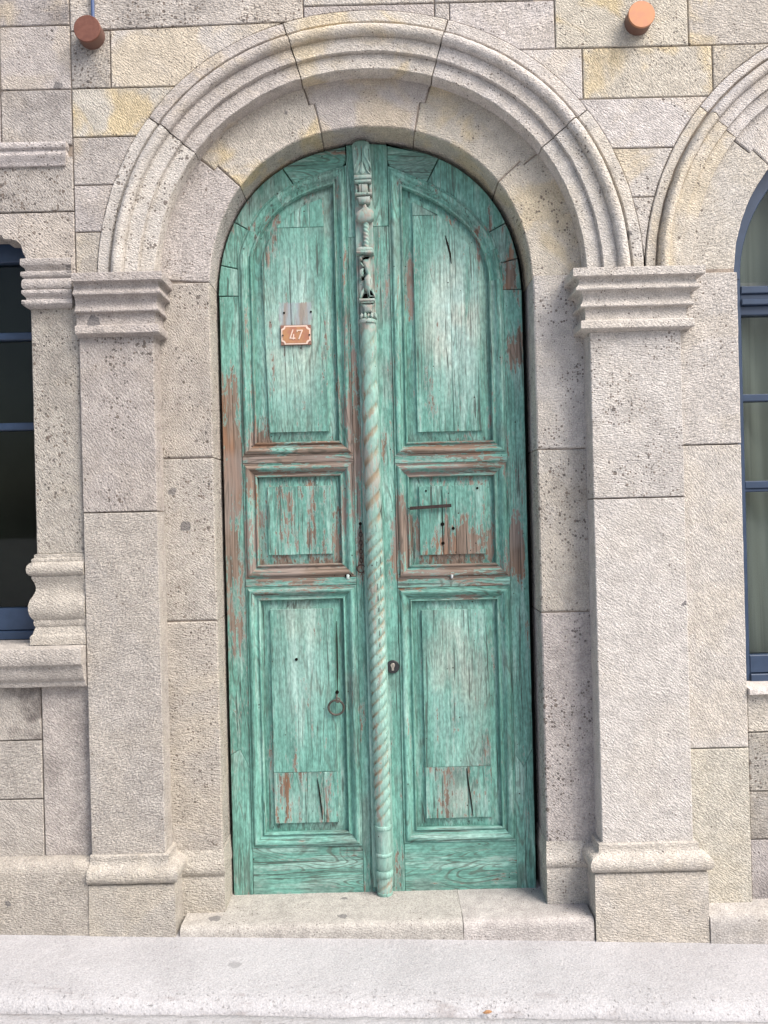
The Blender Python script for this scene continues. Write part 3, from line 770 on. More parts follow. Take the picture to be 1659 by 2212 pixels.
# ------------------------------------------------------------------ curtained window
t = thing('window_jamb', 'plain pale stone jamb beside the curtained window', 'window jamb', (1.22, .1, .05))
for z0, z1, kd, gr in [(.07, .648, 'cream', .0), (.648, 1.769, 'cream', .0), (1.769, 2.405, 'light', .1)]:
    block('jamb_stone', t, rect(1.1045, 1.325, z0, z1), .004 if z0 > 1 else .005, .28, kd, .1, gr, .6 if z0 > 1 else .35)
obj('mortar', MB().box(1.11, 1.318, .02, .31, .0, 2.42), MORTAR, t, 0)
t = thing('window_jamb', 'plain pale stone jamb on the far side of the curtained window', 'window jamb', (2.65, .1, .05))
for z0, z1 in [(.07, 1.2), (1.2, 2.405)]: block('jamb_stone', t, rect(2.545, 2.90, z0, z1), .004, .3, 'cream', .1, 0, .5)
SIL2 = [(0, .870), (.05, .866), (.056, .862), (.056, .846), (0, .843)]
o = obj('window_sill', band(SIL2, 1.3265, 2.544, .02, .33, 0, 0, .5, 6), STONE_S, None, 40, **stone_props('light', 0, 0, .3)); tag(o, 'thin pale stone sill under the curtained window', 'sill')
t = thing('casement_window', 'blue framed arched window with pale curtains behind its panes', 'window', (1.935, .15, .87))
f = MB(); bar(f, 1.322, 1.384, .12, .18, .87, 2.41); bar(f, 2.486, 2.548, .12, .18, .87, 2.41); bar(f, 1.384, 2.486, .12, .18, .900, .968); bar(f, 1.384, 2.486, .112, .18, .866, .897)
f.slab(ccw(WIN.arc(.612, rad(0), rad(180), 40) + WIN.arc(.552, rad(180), rad(0), 40)), .12, .18, .003)
obj('frame', f, BLUE, t, 30)
tr = MB(); bar(tr, 1.384, 2.486, .115, .18, 2.350, 2.378); bar(tr, 1.384, 2.486, .125, .18, 2.328, 2.350); bar(tr, 1.384, 2.486, .112, .18, 2.306, 2.328); bar(tr, 1.384, 2.486, .13, .18, 2.270, 2.306)
obj('transom', tr, BLUE, t, 30)
obj('glazing_bar', bar(MB(), 1.384, 2.486, .13, .17, 1.939, 1.967), BLUE, t, 30)
g = MB(); bar(g, 1.384, 2.486, .125, .17, 1.605, 1.634); bar(g, 1.384, 2.486, .13, .17, 1.592, 1.605)
obj('glazing_bar', g, BLUE, t, 30)
obj('centre_stile', bar(MB(), 1.90, 1.97, .115, .18, .968, 2.27), BLUE, t, 30)
for a, b in ((.964, 1.596), (1.630, 1.943), (1.963, 2.274)):
    obj('pane', MB().box(1.380, 1.905, .150, .154, a, b), GLASS, t, 0); obj('pane', MB().box(1.965, 2.49, .150, .154, a, b), GLASS, t, 0)
obj('pane', MB().slab(ccw(WIN.arc(.556, rad(0), rad(180), 40)), .150, .154, .001), GLASS, t, 0)
def curtain(x0, x1, label, seed, tilt):
    mb = MB(); n = int((x1 - x0) / .012); rings = []
    for z in [.88 + .07 * k for k in range(31)]:
        ring = []
        for k in range(n + 1):
            u = k / n; sw = tilt * max(0, 1.9 - z) * u
            x = x0 + (x1 - x0) * u + sw
            y = .28 + .032 * math.sin(u * n * .42 + seed + .5 * math.sin(z * 1.3)) + .010 * math.sin(u * n * .19 + seed * 2 + z)
            ring.append((x, y, z))
        rings.append(ring)
    mb.loft(rings, False, False)
    o = obj('curtain', mb, CURT, None, 60); tag(o, label, 'curtain', 'curtains behind the arched window')
curtain(1.335, 1.86, 'pale gathered curtain behind the panes nearest the wide pilaster', 1.0, .10)
curtain(2.00, 2.54, 'pale gathered curtain at the far side of the arched window', 2.3, -.10)

# ------------------------------------------------------------------ wall lamps
def lamp(x, z, label, face, extra):
    t = thing('wall_lamp', label, 'wall lamp', (x, 0, z), 'round copper wall lamps')
    obj('body', MB().cyl_y(x, z, -.049, .004, .0475, 48), COPPER_S, t, 40)
    obj('cap', MB().cyl_y(x, z, -.0575, -.0495, .0485, 48, .0015), face, t, 40)
    return t
lamp(-1.031, 3.325, 'round brown copper wall lamp hanging below a thin blue cable pipe', COPPER_D, 1)
lamp(.976, 3.327, 'round bright orange copper wall lamp on yellowish blocks', COPPER_L, 0)
o = obj('cable_pipe', MB().tube([(-1.022, -.014, 3.362), (-1.022, -.014, 3.5), (-1.021, -.014, 3.75), (-1.02, -.014, 4.2)], .0065, 10), simple('blue_pipe', (.06, .10, .22), .45), None, 50)
tag(o, 'thin blue cable pipe running up the wall to the brown lamp', 'pipe')

# ------------------------------------------------------------------ door: black sheet added for the shade in its gaps
RECESS[0] = True
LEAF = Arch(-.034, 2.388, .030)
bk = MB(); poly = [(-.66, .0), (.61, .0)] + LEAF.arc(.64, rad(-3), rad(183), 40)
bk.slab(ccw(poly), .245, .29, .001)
o = obj('gap_shade_sheet', bk, DARK, None, 0); tag(o, 'black sheet added for the shade in the gaps around the green door leaves', 'shade sheet')

# ------------------------------------------------------------------ door leaves
YD = .175       # face of stiles and rails
def wood(name, parent, poly, y, mat, th=.045, ch=.0022, gap=.0004, wear=0.0, amp=.0009):
    SEED[0] += 1
    p = rough_outline(offset_poly(ccw(poly), -gap), amp, .04, SEED[0])
    o = obj(name, MB().slab(p, y, y + th, ch), mat, parent, 30)
    o['wear'] = float(wear); return o

MOULD = [(-.0005, .030), (-.0005, .004), (.0025, .000), (.006, .0005), (.0085, .005), (.012, .0075), (.018, .005), (.024, -.004), (.030, -.0105), (.036, -.0125), (.042, -.0105), (.0455, -.006), (.047, -.002), (.049, -.0035), (.0525, -.0035), (.0535, -.0015), (.0535, .02)]
def mould_path(path):
    """mitre vectors (outward) of a closed counter-clockwise path"""
    one = offset_poly(path, 1.0)
    return [Vector(b) - Vector(a) for a, b in zip(path, one)]
def moulding(parent, path, i0, i1, mat, wear, ks=1.0, seed=0):
    off = mould_path(path); n = len(path); rings = []
    idx = list(range(i0, i1 + 1))
    pts = []
    for a, b in zip(idx[:-1], idx[1:]):
        pa, pb, oa, ob = Vector(path[a % n]), Vector(path[b % n]), off[a % n], off[b % n]
        m = max(1, int((pb - pa).length / .05))
        for k in range(m): pts.append((pa.lerp(pb, k / m), oa.lerp(ob, k / m)))
    pts.append((Vector(path[i1 % n]), off[i1 % n]))
    for p, o_ in pts:
        rings.append([(p.x + o_.x * w_ * ks, YD + y, p.y + o_.y * w_ * ks) for w_, y in MOULD])
    mb = MB().loft(rings, False, True).rough(.0009, 18, seed)
    o = obj('moulding', mb, mat, parent, 50); o['wear'] = float(wear); return o

def ray_hit(poly, cx, cz, a):
    d = Vector((math.cos(a), math.sin(a))); c = Vector((cx, cz)); best = None
    for i in range(len(poly)):
        p, q = Vector(poly[i - 1]) - c, Vector(poly[i]) - c
        e = q - p; den = d.x * e.y - d.y * e.x
        if abs(den) < 1e-12: continue
        t_ = (p.x * e.y - p.y * e.x) / den; u_ = (p.x * d.y - p.y * d.x) / den
        if t_ > 0 and -1e-4 <= u_ <= 1 + 1e-4 and (best is None or t_ > best): best = t_
    return tuple(c + d * best)
def inset_outline(poly, d):
    """outline moved inwards with no crossed corners: the shape cut by every edge's moved line, for shapes that bulge outwards"""
    out = list(poly); n = len(poly)
    for i in range(n):
        a, b = Vector(poly[i]), Vector(poly[(i + 1) % n]); e = (b - a)
        if e.length < 1e-7: continue
        e.normalize(); nrm = Vector((-e.y, e.x)); k = nrm.dot(a) + d; res = []
        for j in range(len(out)):
            p, q = Vector(out[j - 1]), Vector(out[j]); dp, dq = nrm.dot(p) - k, nrm.dot(q) - k
            if (dp >= 0) != (dq >= 0): res.append(tuple(p.lerp(q, dp / (dp - dq))))
            if dq >= 0: res.append(tuple(q))
        out = res
    return out
def panel(parent, opening, inset, seams, mat, wear=0.0, raise_=.004):
    """raised and fielded panel: sloped border and a flat field; seams split the field into boards"""
    op = ccw(opening); fld = inset_outline(op, inset)
    yb, ys, yf = YD + .030, YD + .024, YD + .006
    cz_ = (min(q[1] for q in op) + min(max(q[1] for q in op), 2.5)) / 2; cx_ = (min(q[0] for q in op) + max(q[0] for q in op)) / 2
    angs = sorted(set(round(math.atan2(q[1] - cz_, q[0] - cx_), 5) for q in op + fld))
    o_ = [ray_hit(op, cx_, cz_, a_) for a_ in angs]; f_ = [ray_hit(fld, cx_, cz_, a_) for a_ in angs]
    n = len(angs); mb = MB()
    rings = [[(x, yb + .02, z) for x, z in o_], [(x, ys, z) for x, z in o_], [(x, yf + .009, z) for x, z in f_], [(x, yf + .004, z) for x, z in f_]]
    vs = [p for r_ in rings for p in r_]; fs = []
    for i in range(3):
        for j in range(n): fs.append((i * n + j, i * n + (j + 1) % n, (i + 1) * n + (j + 1) % n, (i + 1) * n + j))
    fs.append(tuple(3 * n + j for j in range(n)))
    mb.add(vs, fs)
    pn = obj('panel', mb, mat, parent, 25); pn['wear'] = float(wear)
    for k, (poly, dy, wr) in enumerate(seams(fld)):
        if len(poly) < 3: continue
        wood('field_board', pn, poly, yf - raise_ + .004 + dy, mat, .006, .0012, .0005, wr)
    return pn

def zcut(poly, z0, z1):
    """part of an outline between two heights"""
    def half(pl, z, keep_above):
        out = []
        for i in range(len(pl)):
            a, b = pl[i - 1], pl[i]
            ia, ib = (a[1] >= z) == keep_above, (b[1] >= z) == keep_above
            if ia != ib:
                t_ = (z - a[1]) / (b[1] - a[1]); out.append((a[0] + (b[0] - a[0]) * t_, z))
            if ib: out.append(b)
        return out
    return half(half(poly, z0, True), z1, False)
def xcut(poly, x0, x1):
    q = [(z, x) for x, z in poly]
    return [(x, z) for z, x in zcut(q, x0, x1)]

def smooth_curve(pts, n=4):
    out = []
    for i in range(len(pts) - 1):
        p0, p1, p2, p3 = [Vector(pts[max(0, min(len(pts) - 1, i + k))]) for k in (-1, 0, 1, 2)]
        for k in range(n):
            t_ = k / n
            q = .5 * ((2 * p1) + (p2 - p0) * t_ + (2 * p0 - 5 * p1 + 4 * p2 - p3) * t_ * t_ + (3 * p1 - p0 - 3 * p2 + p3) * t_ ** 3)
            out.append(tuple(q))
    out.append(tuple(pts[-1])); return out

def leaf(label, name, spec):
    side = spec['side']                # -1 hinged towards -x, +1 towards +x
    t = thing(name, label, 'door leaf', (spec['hinge'], YD, .072), 'leaves of the green double door')
    x0, x1 = spec['open']              # panel openings
    mw = .0535; a0, a1 = x0 - mw, x1 + mw      # outer edges of mouldings
    e0, e1 = spec['edge']              # leaf edges
    zb = .072
    # bottom, lock and frieze rails
    (p3a, p3b), (p2a, p2b), p1a = spec['z']
    wood('bottom_rail', t, rect(a0, a1, zb, p3a - mw), YD, PH, wear=-.01)
    for za, zb_ in ((p3b, p2a), (p2b, p1a)):
        wood('rail', t, rect(a0 - .001, a1 + .001, za + mw, zb_ - mw), YD - .005, PH, wear=.05)
        wood('rail_core', t, rect(a0 + .004, a1 - .004, za + .01, zb_ - .01), YD + .012, PH, .03)
    # stiles up to the springing, in the two lengths they were mended with
    so = (e0, a0) if side < 0 else (a1, e1)        # hanging stile
    si = (a1, e1) if side < 0 else (e0, a0)        # meeting stile
    zs = spec['spring']; zm = spec['mend']
    wood('stile', t, [(so[0], zb), (so[1], zb), (so[1], zm - .06 * (1 if side < 0 else -.3)), ((so[0] + so[1]) / 2, zm + (.02 if side < 0 else -.05)), (so[0], zm)], YD, PV, wear=-.02)
    wood('stile', t, [(so[0], zm), ((so[0] + so[1]) / 2, zm + (.02 if side < 0 else -.05)), (so[1], zm - .06 * (1 if side < 0 else -.3)), (so[1], zs), (so[0], zs)], YD, PV, wear=0)
    # arched head of the frame
    arch = spec['arch']                # opening's curve, from the hanging side up to the meeting stile
    outer = spec['outer']
    top_in = arch[-1]
    path_open = [(x0, p1a), (x1, p1a)] + (arch[::1] if side > 0 else arch[::-1])
    path_open = ccw(path_open)
    mo = offset_poly(path_open, mw)
    # meeting stile to the crown
    xm = a1 if side < 0 else a0
    ztop = spec['ztop']
    zsp = spec['splice']
    wood('stile', t, [(si[0], zb), (si[1], zb), (si[1], zsp), (si[0], zsp)], YD, PV, wear=.0)
    zo = lambda x: LEAF.cz + math.sqrt(max(0, (.588 * 1.012) ** 2 - (x - LEAF.cx) ** 2))
    wood('stile', t, [(si[0], zsp), (si[1], zsp), (si[1], zo(si[1])), (si[0], zo(si[0]))], YD, PV, wear=-.02)
    # head segments between the moulding and the leaf's edge
    segs = spec['segs']
    dirn = 1 if side > 0 else -1
    def ang(d): return rad(d) if side > 0 else rad(180 - d)
    # inner outline of the head follows the outside of the moulding
    inner_pts = sorted([q for q in offset_poly(smooth_curve(arch, 6)[::1], 0)], key=lambda q: q[1])
    def inner_at(a):
        """where the ray at angle a meets the moulding's outside"""
        d = Vector((math.cos(a), math.sin(a))); c = Vector((LEAF.cx, LEAF.cz)); best = None
        m = len(mo)
        for i in range(m):
            p, q = Vector(mo[i - 1]) - c, Vector(mo[i]) - c
            e = q - p; den = d.x * e.y - d.y * e.x
            if abs(den) < 1e-9: continue
            tt = (p.x * e.y - p.y * e.x) / den; uu = (p.x * d.y - p.y * d.x) / den
            if tt > .2 and -1e-6 <= uu <= 1 + 1e-6 and (best is None or tt > best): best = tt
        return tuple(c + d * (best or .53))
    xs_lim = si[0] if side < 0 else si[1]
    for d0, d1, wr in segs:
        m = max(4, int((d1 - d0) / 4)); aa = [ang(d0 + (d1 - d0) * k / m) for k in range(m + 1)]
        outp = [LEAF.pt(.588, a) for a in aa]; inp = [inner_at(a) for a in aa]
        clampx = (lambda q: (min(q[0], xs_lim), q[1])) if side < 0 else (lambda q: (max(q[0], xs_lim), q[1]))
        poly = [clampx(q) for q in outp] + [clampx(q) for q in inp[::-1]]
        wood('head_rail', t, poly, YD, PH if d0 > 45 else PV, wear=wr)
    # mouldings, mitred round each panel
    for (za, zb_), wr in (((p3a, p3b), -.03), ((p2a, p2b), .06)):
        pth = rect(x0, x1, za, zb_)
        for i in range(4): moulding(t, pth, i, i + 1, PH if i % 2 == 0 else PV, wr + (.05 if i == 2 or (i == 0 and za > 1) else 0), 1, i)
    nn = len(path_open)
    i_b = min(range(nn), key=lambda i: (path_open[i][1], path_open[i][0]))
    moulding(t, path_open, i_b, i_b + 1, PH, .06, 1, 1)
    # walk round from the lower x1 corner
    breaks = spec['breaks']
    js = [i_b + 1] + [i_b + 1 + b for b in breaks] + [i_b + nn]
    for k in range(len(js) - 1): moulding(t, path_open, js[k], js[k + 1], PV, .0, 1, k + 3)
    # panels
    panel(t, rect(x0, x1, p3a, p3b), .036, spec['seams'][0], PV, -.02)
    panel(t, rect(x0, x1, p2a, p2b), .037, spec['seams'][1], PV, .05)
    panel(t, path_open, .038, spec['seams'][2], PV, .0)
    return t

archL = [(-.490, 2.47), (-.489, 2.556), (-.466, 2.617), (-.438, 2.667), (-.397, 2.718), (-.341, 2.763), (-.262, 2.801), (-.168, 2.829)]
archR = [(.430, 2.44), (.424, 2.500), (.412, 2.545), (.388, 2.602), (.333, 2.672), (.257, 2.733), (.170, 2.782), (.100, 2.813)]
archLs, archRs = smooth_curve(archL, 3), smooth_curve(archR, 3)
def seamsL3(f):
    xa, xb = f[0][0], max(q[0] for q in f)
    return [(zcut(xcut(f, -9, -.196), .545, 9), 0, -.02), (zcut(xcut(f, -.1955, 9), .545, 9), .0012, -.02),
            ([(-.452, .349), (-.300, .349), (-.300, .605), (-.366, .605), (-.366, .643), (-.43, .643), (-.43, .5445), (-.452, .5445)][:0] or zcut(xcut(f, -9, -.325), -9, .5445), .0006, .04),
            (zcut(xcut(f, -.3245, -.262), -9, .5445), .0012, .02), (zcut(xcut(f, -.2615, 9), -9, .5445), .0003, .03)]
def seamsL2(f): return [(xcut(f, -9, -.335), 0, .05), (xcut(f, -.3345, 9), .001, .03)]
def seamsL1(f): return [(zcut(f, -9, 2.665), 0, .0), (zcut(xcut(f, -9, -.262), 2.6655, 9), .0008, -.02), (zcut(xcut(f, -.2615, 9), 2.6655, 9), .0002, -.03)]
def seamsR3(f): return [(zcut(f, .552, 9), 0, -.03), (zcut(xcut(f, -9, .300), -9, .5515), .0006, .03), (zcut(xcut(f, .3008, 9), -9, .5515), .0014, .03)]
def seamsR2(f): return [(xcut(f, -9, .2265), 0, .0), (xcut(f, .2272, .278), .0008, .05), (xcut(f, .2787, 9), .0002, .02)]
def seamsR1(f): return [(zcut(xcut(f, -9, .279), -9, 2.70), 0, -.02), (zcut(xcut(f, .2796, 9), -9, 9), .0007, -.02), (zcut(xcut(f, -9, .279), 2.7006, 9), .0012, -.03)]

left = leaf('worn turquoise door leaf carrying the number plate and the iron pull ring', 'door_leaf',
    dict(side=-1, hinge=-.62, open=(-.490, -.168), edge=(-.620, -.036), z=((.311, 1.217), (1.355, 1.696), 1.831), spring=2.4015, mend=.62, ztop=2.98, splice=2.62,
         arch=archLs, outer=None, segs=[(1.6, 13, .02), (13.3, 30, .0), (30.3, 57, -.03), (57.3, 97, -.04)], breaks=[8, 15, 19], seams=[seamsL3, seamsL2, seamsL1]))
right = leaf('worn turquoise door leaf carrying the twisted column and the black lock', 'door_leaf',
    dict(side=1, hinge=.556, open=(.100, .430), edge=(-.034, .556), z=((.316, 1.200), (1.341, 1.683), 1.819), spring=2.4015, mend=.60, ztop=2.98, splice=2.66,
         arch=archRs, outer=None, segs=[(1.6, 13, .03), (13.3, 27, .03), (27.3, 62, -.05), (62.3, 93, -.06)], breaks=[1, 7, 13], seams=[seamsR3, seamsR2, seamsR1]))

# ------------------------------------------------------------------ carved column down the meeting edge
CX, CY = -.034, .150
col_root = MB().slab(ccw([(-.078, .10), (.006, .10), (-.017, 2.86), (-.084, 2.86)]), .158, .174, .002)
column = obj('carved_column', col_root, PC, right, 30); column['wear'] = -.03
column['label'] = 'carved post with a twisted shaft and tiers of small ornaments'
def cx_at(z): return -.0315 - .0063 * z
def twist(z0, z1, r0, r1, lead, starts, depth, seed, sharp=1.0, nz=None):
    n = 40; nz = nz or int((z1 - z0) / .0055); rings = []; gv = []
    for i in range(nz + 1):
        z = z0 + (z1 - z0) * i / nz; u = i / nz
        fade = min(1, (z1 - z) / .03, (z - z0) / .03); fade = max(0, fade)
        ring = []
        for k in range(n):
            a = 2 * math.pi * k / n
            ph = starts * (a + 2 * math.pi * z / lead * -1)
            sv = .5 + .5 * math.sin(ph)
            g = abs(sv) ** (.45 / sharp) - .75
            rr = r0 + (r1 - r0) * u + depth * g * fade + noise.noise(Vector((math.cos(a) * 2, math.sin(a) * 2, z * 22 + seed))) * .0009
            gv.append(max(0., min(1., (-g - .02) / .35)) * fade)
            ring.append((cx_at(z) + rr * math.cos(a), CY + rr * math.sin(a) * .92, z))
        rings.append(ring)
    mb = MB().loft(rings, True, True); mb.groove = gv
    return mb
def part(name, mb, wear=0.0, smooth=40):
    o = obj(name, mb, PC, column, smooth, getattr(mb, 'groove', None)); o['wear'] = float(wear); return o
part('shaft', twist(1.474, 2.276, .0305, .0300, +.17, 2, .0075, 1), .07)
part('shaft', twist(.345, 1.4735, .0300, .0315, .135, 3, .0090, 2, 1.3), .07)
def ring_l(zc, prof, n=28): return MB().lathe(cx_at(zc), CY, [(r, z) for r, z in prof], n)
part('collar', ring_l(.33, [(.028, .346), (.0335, .343), (.0340, .334), (.0315, .331), (.031, .326)][::-1]), .02)
part('base_drum', ring_l(.28, [(.030, .240), (.0305, .255), (.031, .30), (.0305, .328)]), .0)
part('collar', ring_l(.23, [(.030, .226), (.0325, .229), (.0335, .234), (.0325, .239), (.030, .241)]), .0)
part('base_drum', MB().lathe(cx_at(.2), CY, [(.026, .172), (.0295, .180), (.0305, .195), (.0305, .226)], 40, fn=lambda r_, a, z: r_ + .0028 * max(0, math.cos(6 * a + 1.57)) * max(0, min(1, (z - .176) / .03))), .0)
part('collar', ring_l(.16, [(.030, .146), (.033, .150), (.0345, .158), (.034, .166), (.031, .172)]), -.02)
part('shaft', twist(.082, .146, .0295, .0305, .135, 3, .0080, 4, 1.3), .06)
part('foot', ring_l(.08, [(.020, .071), (.027, .074), (.030, .080), (.0305, .088)]), .0)
# upper tiers, crown downwards
def fx(x): return (x - 530) * .000182 + cx_at(2.8) + .001
def fz(y): return 2.979 - (y - 130) * .000182
def carve(name, pts, y0, th, wear=.0, ch=.004):
    poly = ccw([(fx(x), fz(y)) for x, y in pts])
    return part(name, MB().slab(poly, y0, y0 + th, ch).rough(.0012, 60, len(pts)), wear, 50)
blockp = [(335, 880), (305, 230)] + [(330, 185), (380, 150), (450, 132), (540, 130), (610, 142), (660, 175), (688, 230)] + [(712, 880)]
carve('leaf_block', blockp, .132, .035, -.02)
for pts in ([(500, 860), (440, 800), (470, 700), (490, 560), (495, 380), (480, 250), (520, 250), (515, 380), (515, 560), (540, 700), (580, 800)],
            [(335, 780), (400, 640), (445, 480), (440, 330), (400, 250), (350, 270), (340, 330), (370, 350), (395, 330), (410, 400), (400, 500), (370, 600), (335, 660)],
            [(345, 850), (430, 720), (475, 560), (470, 640), (450, 760), (400, 850)],
            [(705, 780), (640, 640), (560, 480), (540, 330), (590, 230), (650, 220), (675, 290), (640, 350), (600, 330), (590, 400), (620, 500), (690, 640)],
            [(700, 860), (600, 720), (535, 560), (545, 640), (590, 770), (640, 850)]):
    carve('leaf', pts, .1265, .012, .05, .003)
carve('collar', [(335, 962), (335, 880), (705, 872), (708, 955)], .124, .04, .02, .003)
carve('collar', [(345, 1035), (340, 968), (700, 960), (700, 1030)], .128, .035, .06, .003)
carve('neck', [(430, 1245), (420, 1040), (620, 1035), (630, 1245)], .134, .03, .05)
carve('neck', [(350, 1245), (350, 1040), (415, 1040), (405, 1245)], .143, .02, .02)
carve('neck', [(650, 1245), (640, 1035), (705, 1035), (708, 1245)], .143, .02, .12)
carve('collar', [(350, 1305), (348, 1245), (708, 1232), (710, 1300)], .126, .035, .08, .003)
carve('cup', [(430, 1455), (405, 1370), (370, 1330), (665, 1305), (668, 1440), (600, 1462)], .130, .03, .14)
carve('gable', [(400, 1830), (360, 1785), (358, 1660), (440, 1600), (500, 1550), (530, 1490), (570, 1485), (600, 1545), (690, 1600), (735, 1650), (735, 1790), (640, 1850), (500, 1866)], .128, .03, .08, .006)
zc0, zc1 = 2.560, 2.664
tb = []
for i in range(41):
    z = zc0 + (zc1 - zc0) * i / 40; ring = []
    for k in range(20):
        a = 2 * math.pi * k / 20; rr = .0125 + .0016 * math.sin(3 * a + z * 420)
        ring.append((cx_at(2.6) + .006 + rr * math.cos(a), .148 + rr * math.sin(a), z))
    tb.append(ring)
part('colonnette', MB().loft(tb, True, True), .09)
def gx(x): return (x - 465) * .000182 + cx_at(2.45) + .000
def gz(y): return 2.979 - (1952 + y - 130) * .000182
def carve2(name, pts, y0, th, wear=.0, ch=.004):
    poly = ccw([(gx(x), gz(y)) for x, y in pts])
    return part(name, MB().slab(poly, y0, y0 + th, ch).rough(.0012, 60, len(pts) + 3), wear, 50)
carve2('abacus', [(270, 520), (280, 450), (360, 420), (560, 425), (620, 450), (635, 520)], .132, .035, .05)
carve2('abacus', [(275, 580), (275, 530), (640, 520), (640, 590)], .120, .045, .0, .003)
carve2('figure', [(410, 700), (450, 690), (520, 680), (570, 620), (570, 760), (545, 880), (545, 1010), (590, 1110), (600, 1200), (580, 1340), (600, 1430), (632, 1500), (600, 1500), (545, 1400), (525, 1520), (500, 1520), (480, 1360), (430, 1330), (430, 1080), (480, 1000), (450, 930), (440, 850), (400, 780)], .132, .03, .04, .006)
carve2('tendril', [(330, 650), (360, 615), (430, 600), (440, 625), (390, 650), (400, 710), (345, 710)], .130, .028, -.04)
carve2('tendril', [(340, 745), (365, 740), (440, 840), (400, 850)], .132, .028, -.04)
carve2('tendril', [(335, 900), (400, 870), (440, 880), (380, 970), (430, 930), (410, 1030), (330, 1060)], .136, .022, .05)
carve2('tendril', [(330, 1060), (350, 1040), (370, 1115), (350, 1100)], .136, .022, .05)
carve2('tendril', [(310, 1500), (340, 1390), (410, 1300), (412, 1380), (350, 1510)], .128, .03, -.05)
carve2('tendril', [(600, 1450), (570, 1380), (590, 1300), (640, 1420), (650, 1510)], .130, .028, -.05)
def hollow_shade(pts):
    poly = ccw([(gx(x), gz(y)) for x, y in pts])
    obj('hollow_shade', MB().slab(poly, .1565, .160, .0005), HOLE, column, 0)  # black slab standing for the shade in the openwork gaps
HOLE = simple('hole_shade_black', (.008, .007, .006), .95, spec=.05)  # black colour stands for the shade inside gaps and holes
for pts in ([(400, 640), (450, 605), (540, 600), (530, 640), (480, 690), (410, 695)], [(350, 1030), (400, 1040), (440, 1010), (460, 1040), (430, 1090), (370, 1110)], [(510, 1010), (545, 1010), (590, 1080), (590, 1180), (545, 1080)],
            [(345, 1520), (420, 1390), (480, 1380), (505, 1520)], [(525, 1520), (545, 1390), (590, 1420), (630, 1520)], [(345, 860), (400, 850), (450, 870), (460, 940), (400, 1000), (340, 960)]): hollow_shade(pts)
carve2('collar', [(310, 1590), (305, 1530), (640, 1525), (640, 1590)], .122, .04, .0, .003)
carve2('collar', [(355, 1625), (350, 1598), (620, 1598), (615, 1625)], .124, .04, -.05, .002)
carve2('bell', [(410, 1810), (395, 1720), (345, 1635), (630, 1630), (580, 1720), (575, 1800), (490, 1820)], .128, .035, .03, .006)
for px in (330, 400, 470, 540, 610):
    carve2('foliage', [(px, 1940), (px - 20, 1880), (px + 20, 1815), (px + 55, 1840), (px + 60, 1930)], .126 + .003 * (px % 4), .035, .08, .005)
part('collar', ring_l(2.283, [(.027, 2.274), (.0335, 2.278), (.0345, 2.285), (.032, 2.292), (.026, 2.294)]), .05)

# ------------------------------------------------------------------ door ironwork
def ring_pts(cx, y, cz, R, n=28, tilt=0): return [(cx + R * math.cos(2 * math.pi * k / n), y + tilt * math.sin(2 * math.pi * k / n), cz + R * math.sin(2 * math.pi * k / n)) for k in range(n)]
pr = obj('pull_ring', MB().tube(ring_pts(-.204, .166, .797, .0295, 36, -.006), .0042, 10, True), IRON_RING, left, 60)
obj('staple', MB().tube([(-.2005, .182, .846), (-.2015, .168, .838), (-.2, .160, .830), (-.197, .158, .822), (-.195, .165, .818), (-.196, .180, .816)], .0035, 8), IRON_RING, pr, 60)
obj('staple', MB().tube(ring_pts(-.197, .160, .827, .008, 16, .003), .0026, 8, True), IRON_RING, pr, 60)
ch = obj('chain', MB().tube([(-.093, .182, 1.500), (-.093, .166, 1.498), (-.093, .162, 1.49)], .004, 8), IRON, left, 60)
for i in range(8):
    z = 1.482 - i * .0165
    pts = [((-.093 + (.0052 * math.cos(a) if i % 2 else 0)), .166 + (0 if i % 2 else .004 * math.cos(a)), z + .0105 * math.sin(a)) for a in [2 * math.pi * k / 12 for k in range(12)]]
    obj('link', MB().tube(pts, .0019, 6, True), IRON, ch, 60)
obj('link', MB().tube(ring_pts(-.0935, .163, 1.333, .0155, 24, -.003), .0028, 8, True), IRON, ch, 60)
lk = obj('lock', MB().cyl_y(.0195, .949, .1655, .174, .0255, 40, .002), BLACK, right, 40)
cyl = [(.0195 + .0085 * math.cos(a), .9555 + .0085 * math.sin(a)) for a in [rad(-40 + 260 * k / 20) for k in range(21)]]
cyl += [(.0195 - .0045, .945), (.0195 - .0045, .935), (.0195 + .0045, .935), (.0195 + .0045, .945)]
lc = obj('lock_cylinder', MB().slab(ccw(cyl), .1625, .168, .0006), STEEL, lk, 40)
obj('keyhole', MB().box(.0188, .0202, .1618, .1624, .9475, .9575), BLACK, lk, 0)
ib = obj('iron_bar', MB().slab(ccw([(.100, 1.5555), (.262, 1.5625), (.262, 1.5755), (.100, 1.568)]), .165, .170, .0008).rough(.0006, 40, 3), IRON, right, 30)
for x, z in ((.112, 1.562), (.25, 1.569)): obj('rivet', MB().cyl_y(x, z, .1635, .166, .003, 10, .0008), IRON, ib, 40)
for x, z, rr in ((.2265, 1.497, .0075), (.268, 1.480, .006), (.2265, 1.423, .0065), (.165, 1.628, .004), (.365, 1.634, .0045), (.066, 1.535, .006), (.068, 1.518, .007)):
    obj('bore_hole', MB().cyl_y(x, z, YD + (.0035 if x > .09 else -.004), YD + .012, rr, 14), HOLE, right, 40)
for x, z, rr in ((-.093, 1.507, .0065), (-.3075, 2.196, .0025), (-.37, 2.334, .004), (-.265, 2.336, .004), (-.2, .853, .007), (-.355, .985, .006)):
    obj('bore_hole', MB().cyl_y(x, z, YD + (.0035 if x < -.12 else -.001), YD + .012, rr, 14), HOLE, left, 40)
PLUG = simple('pale_putty', (.50, .60, .57), .8)
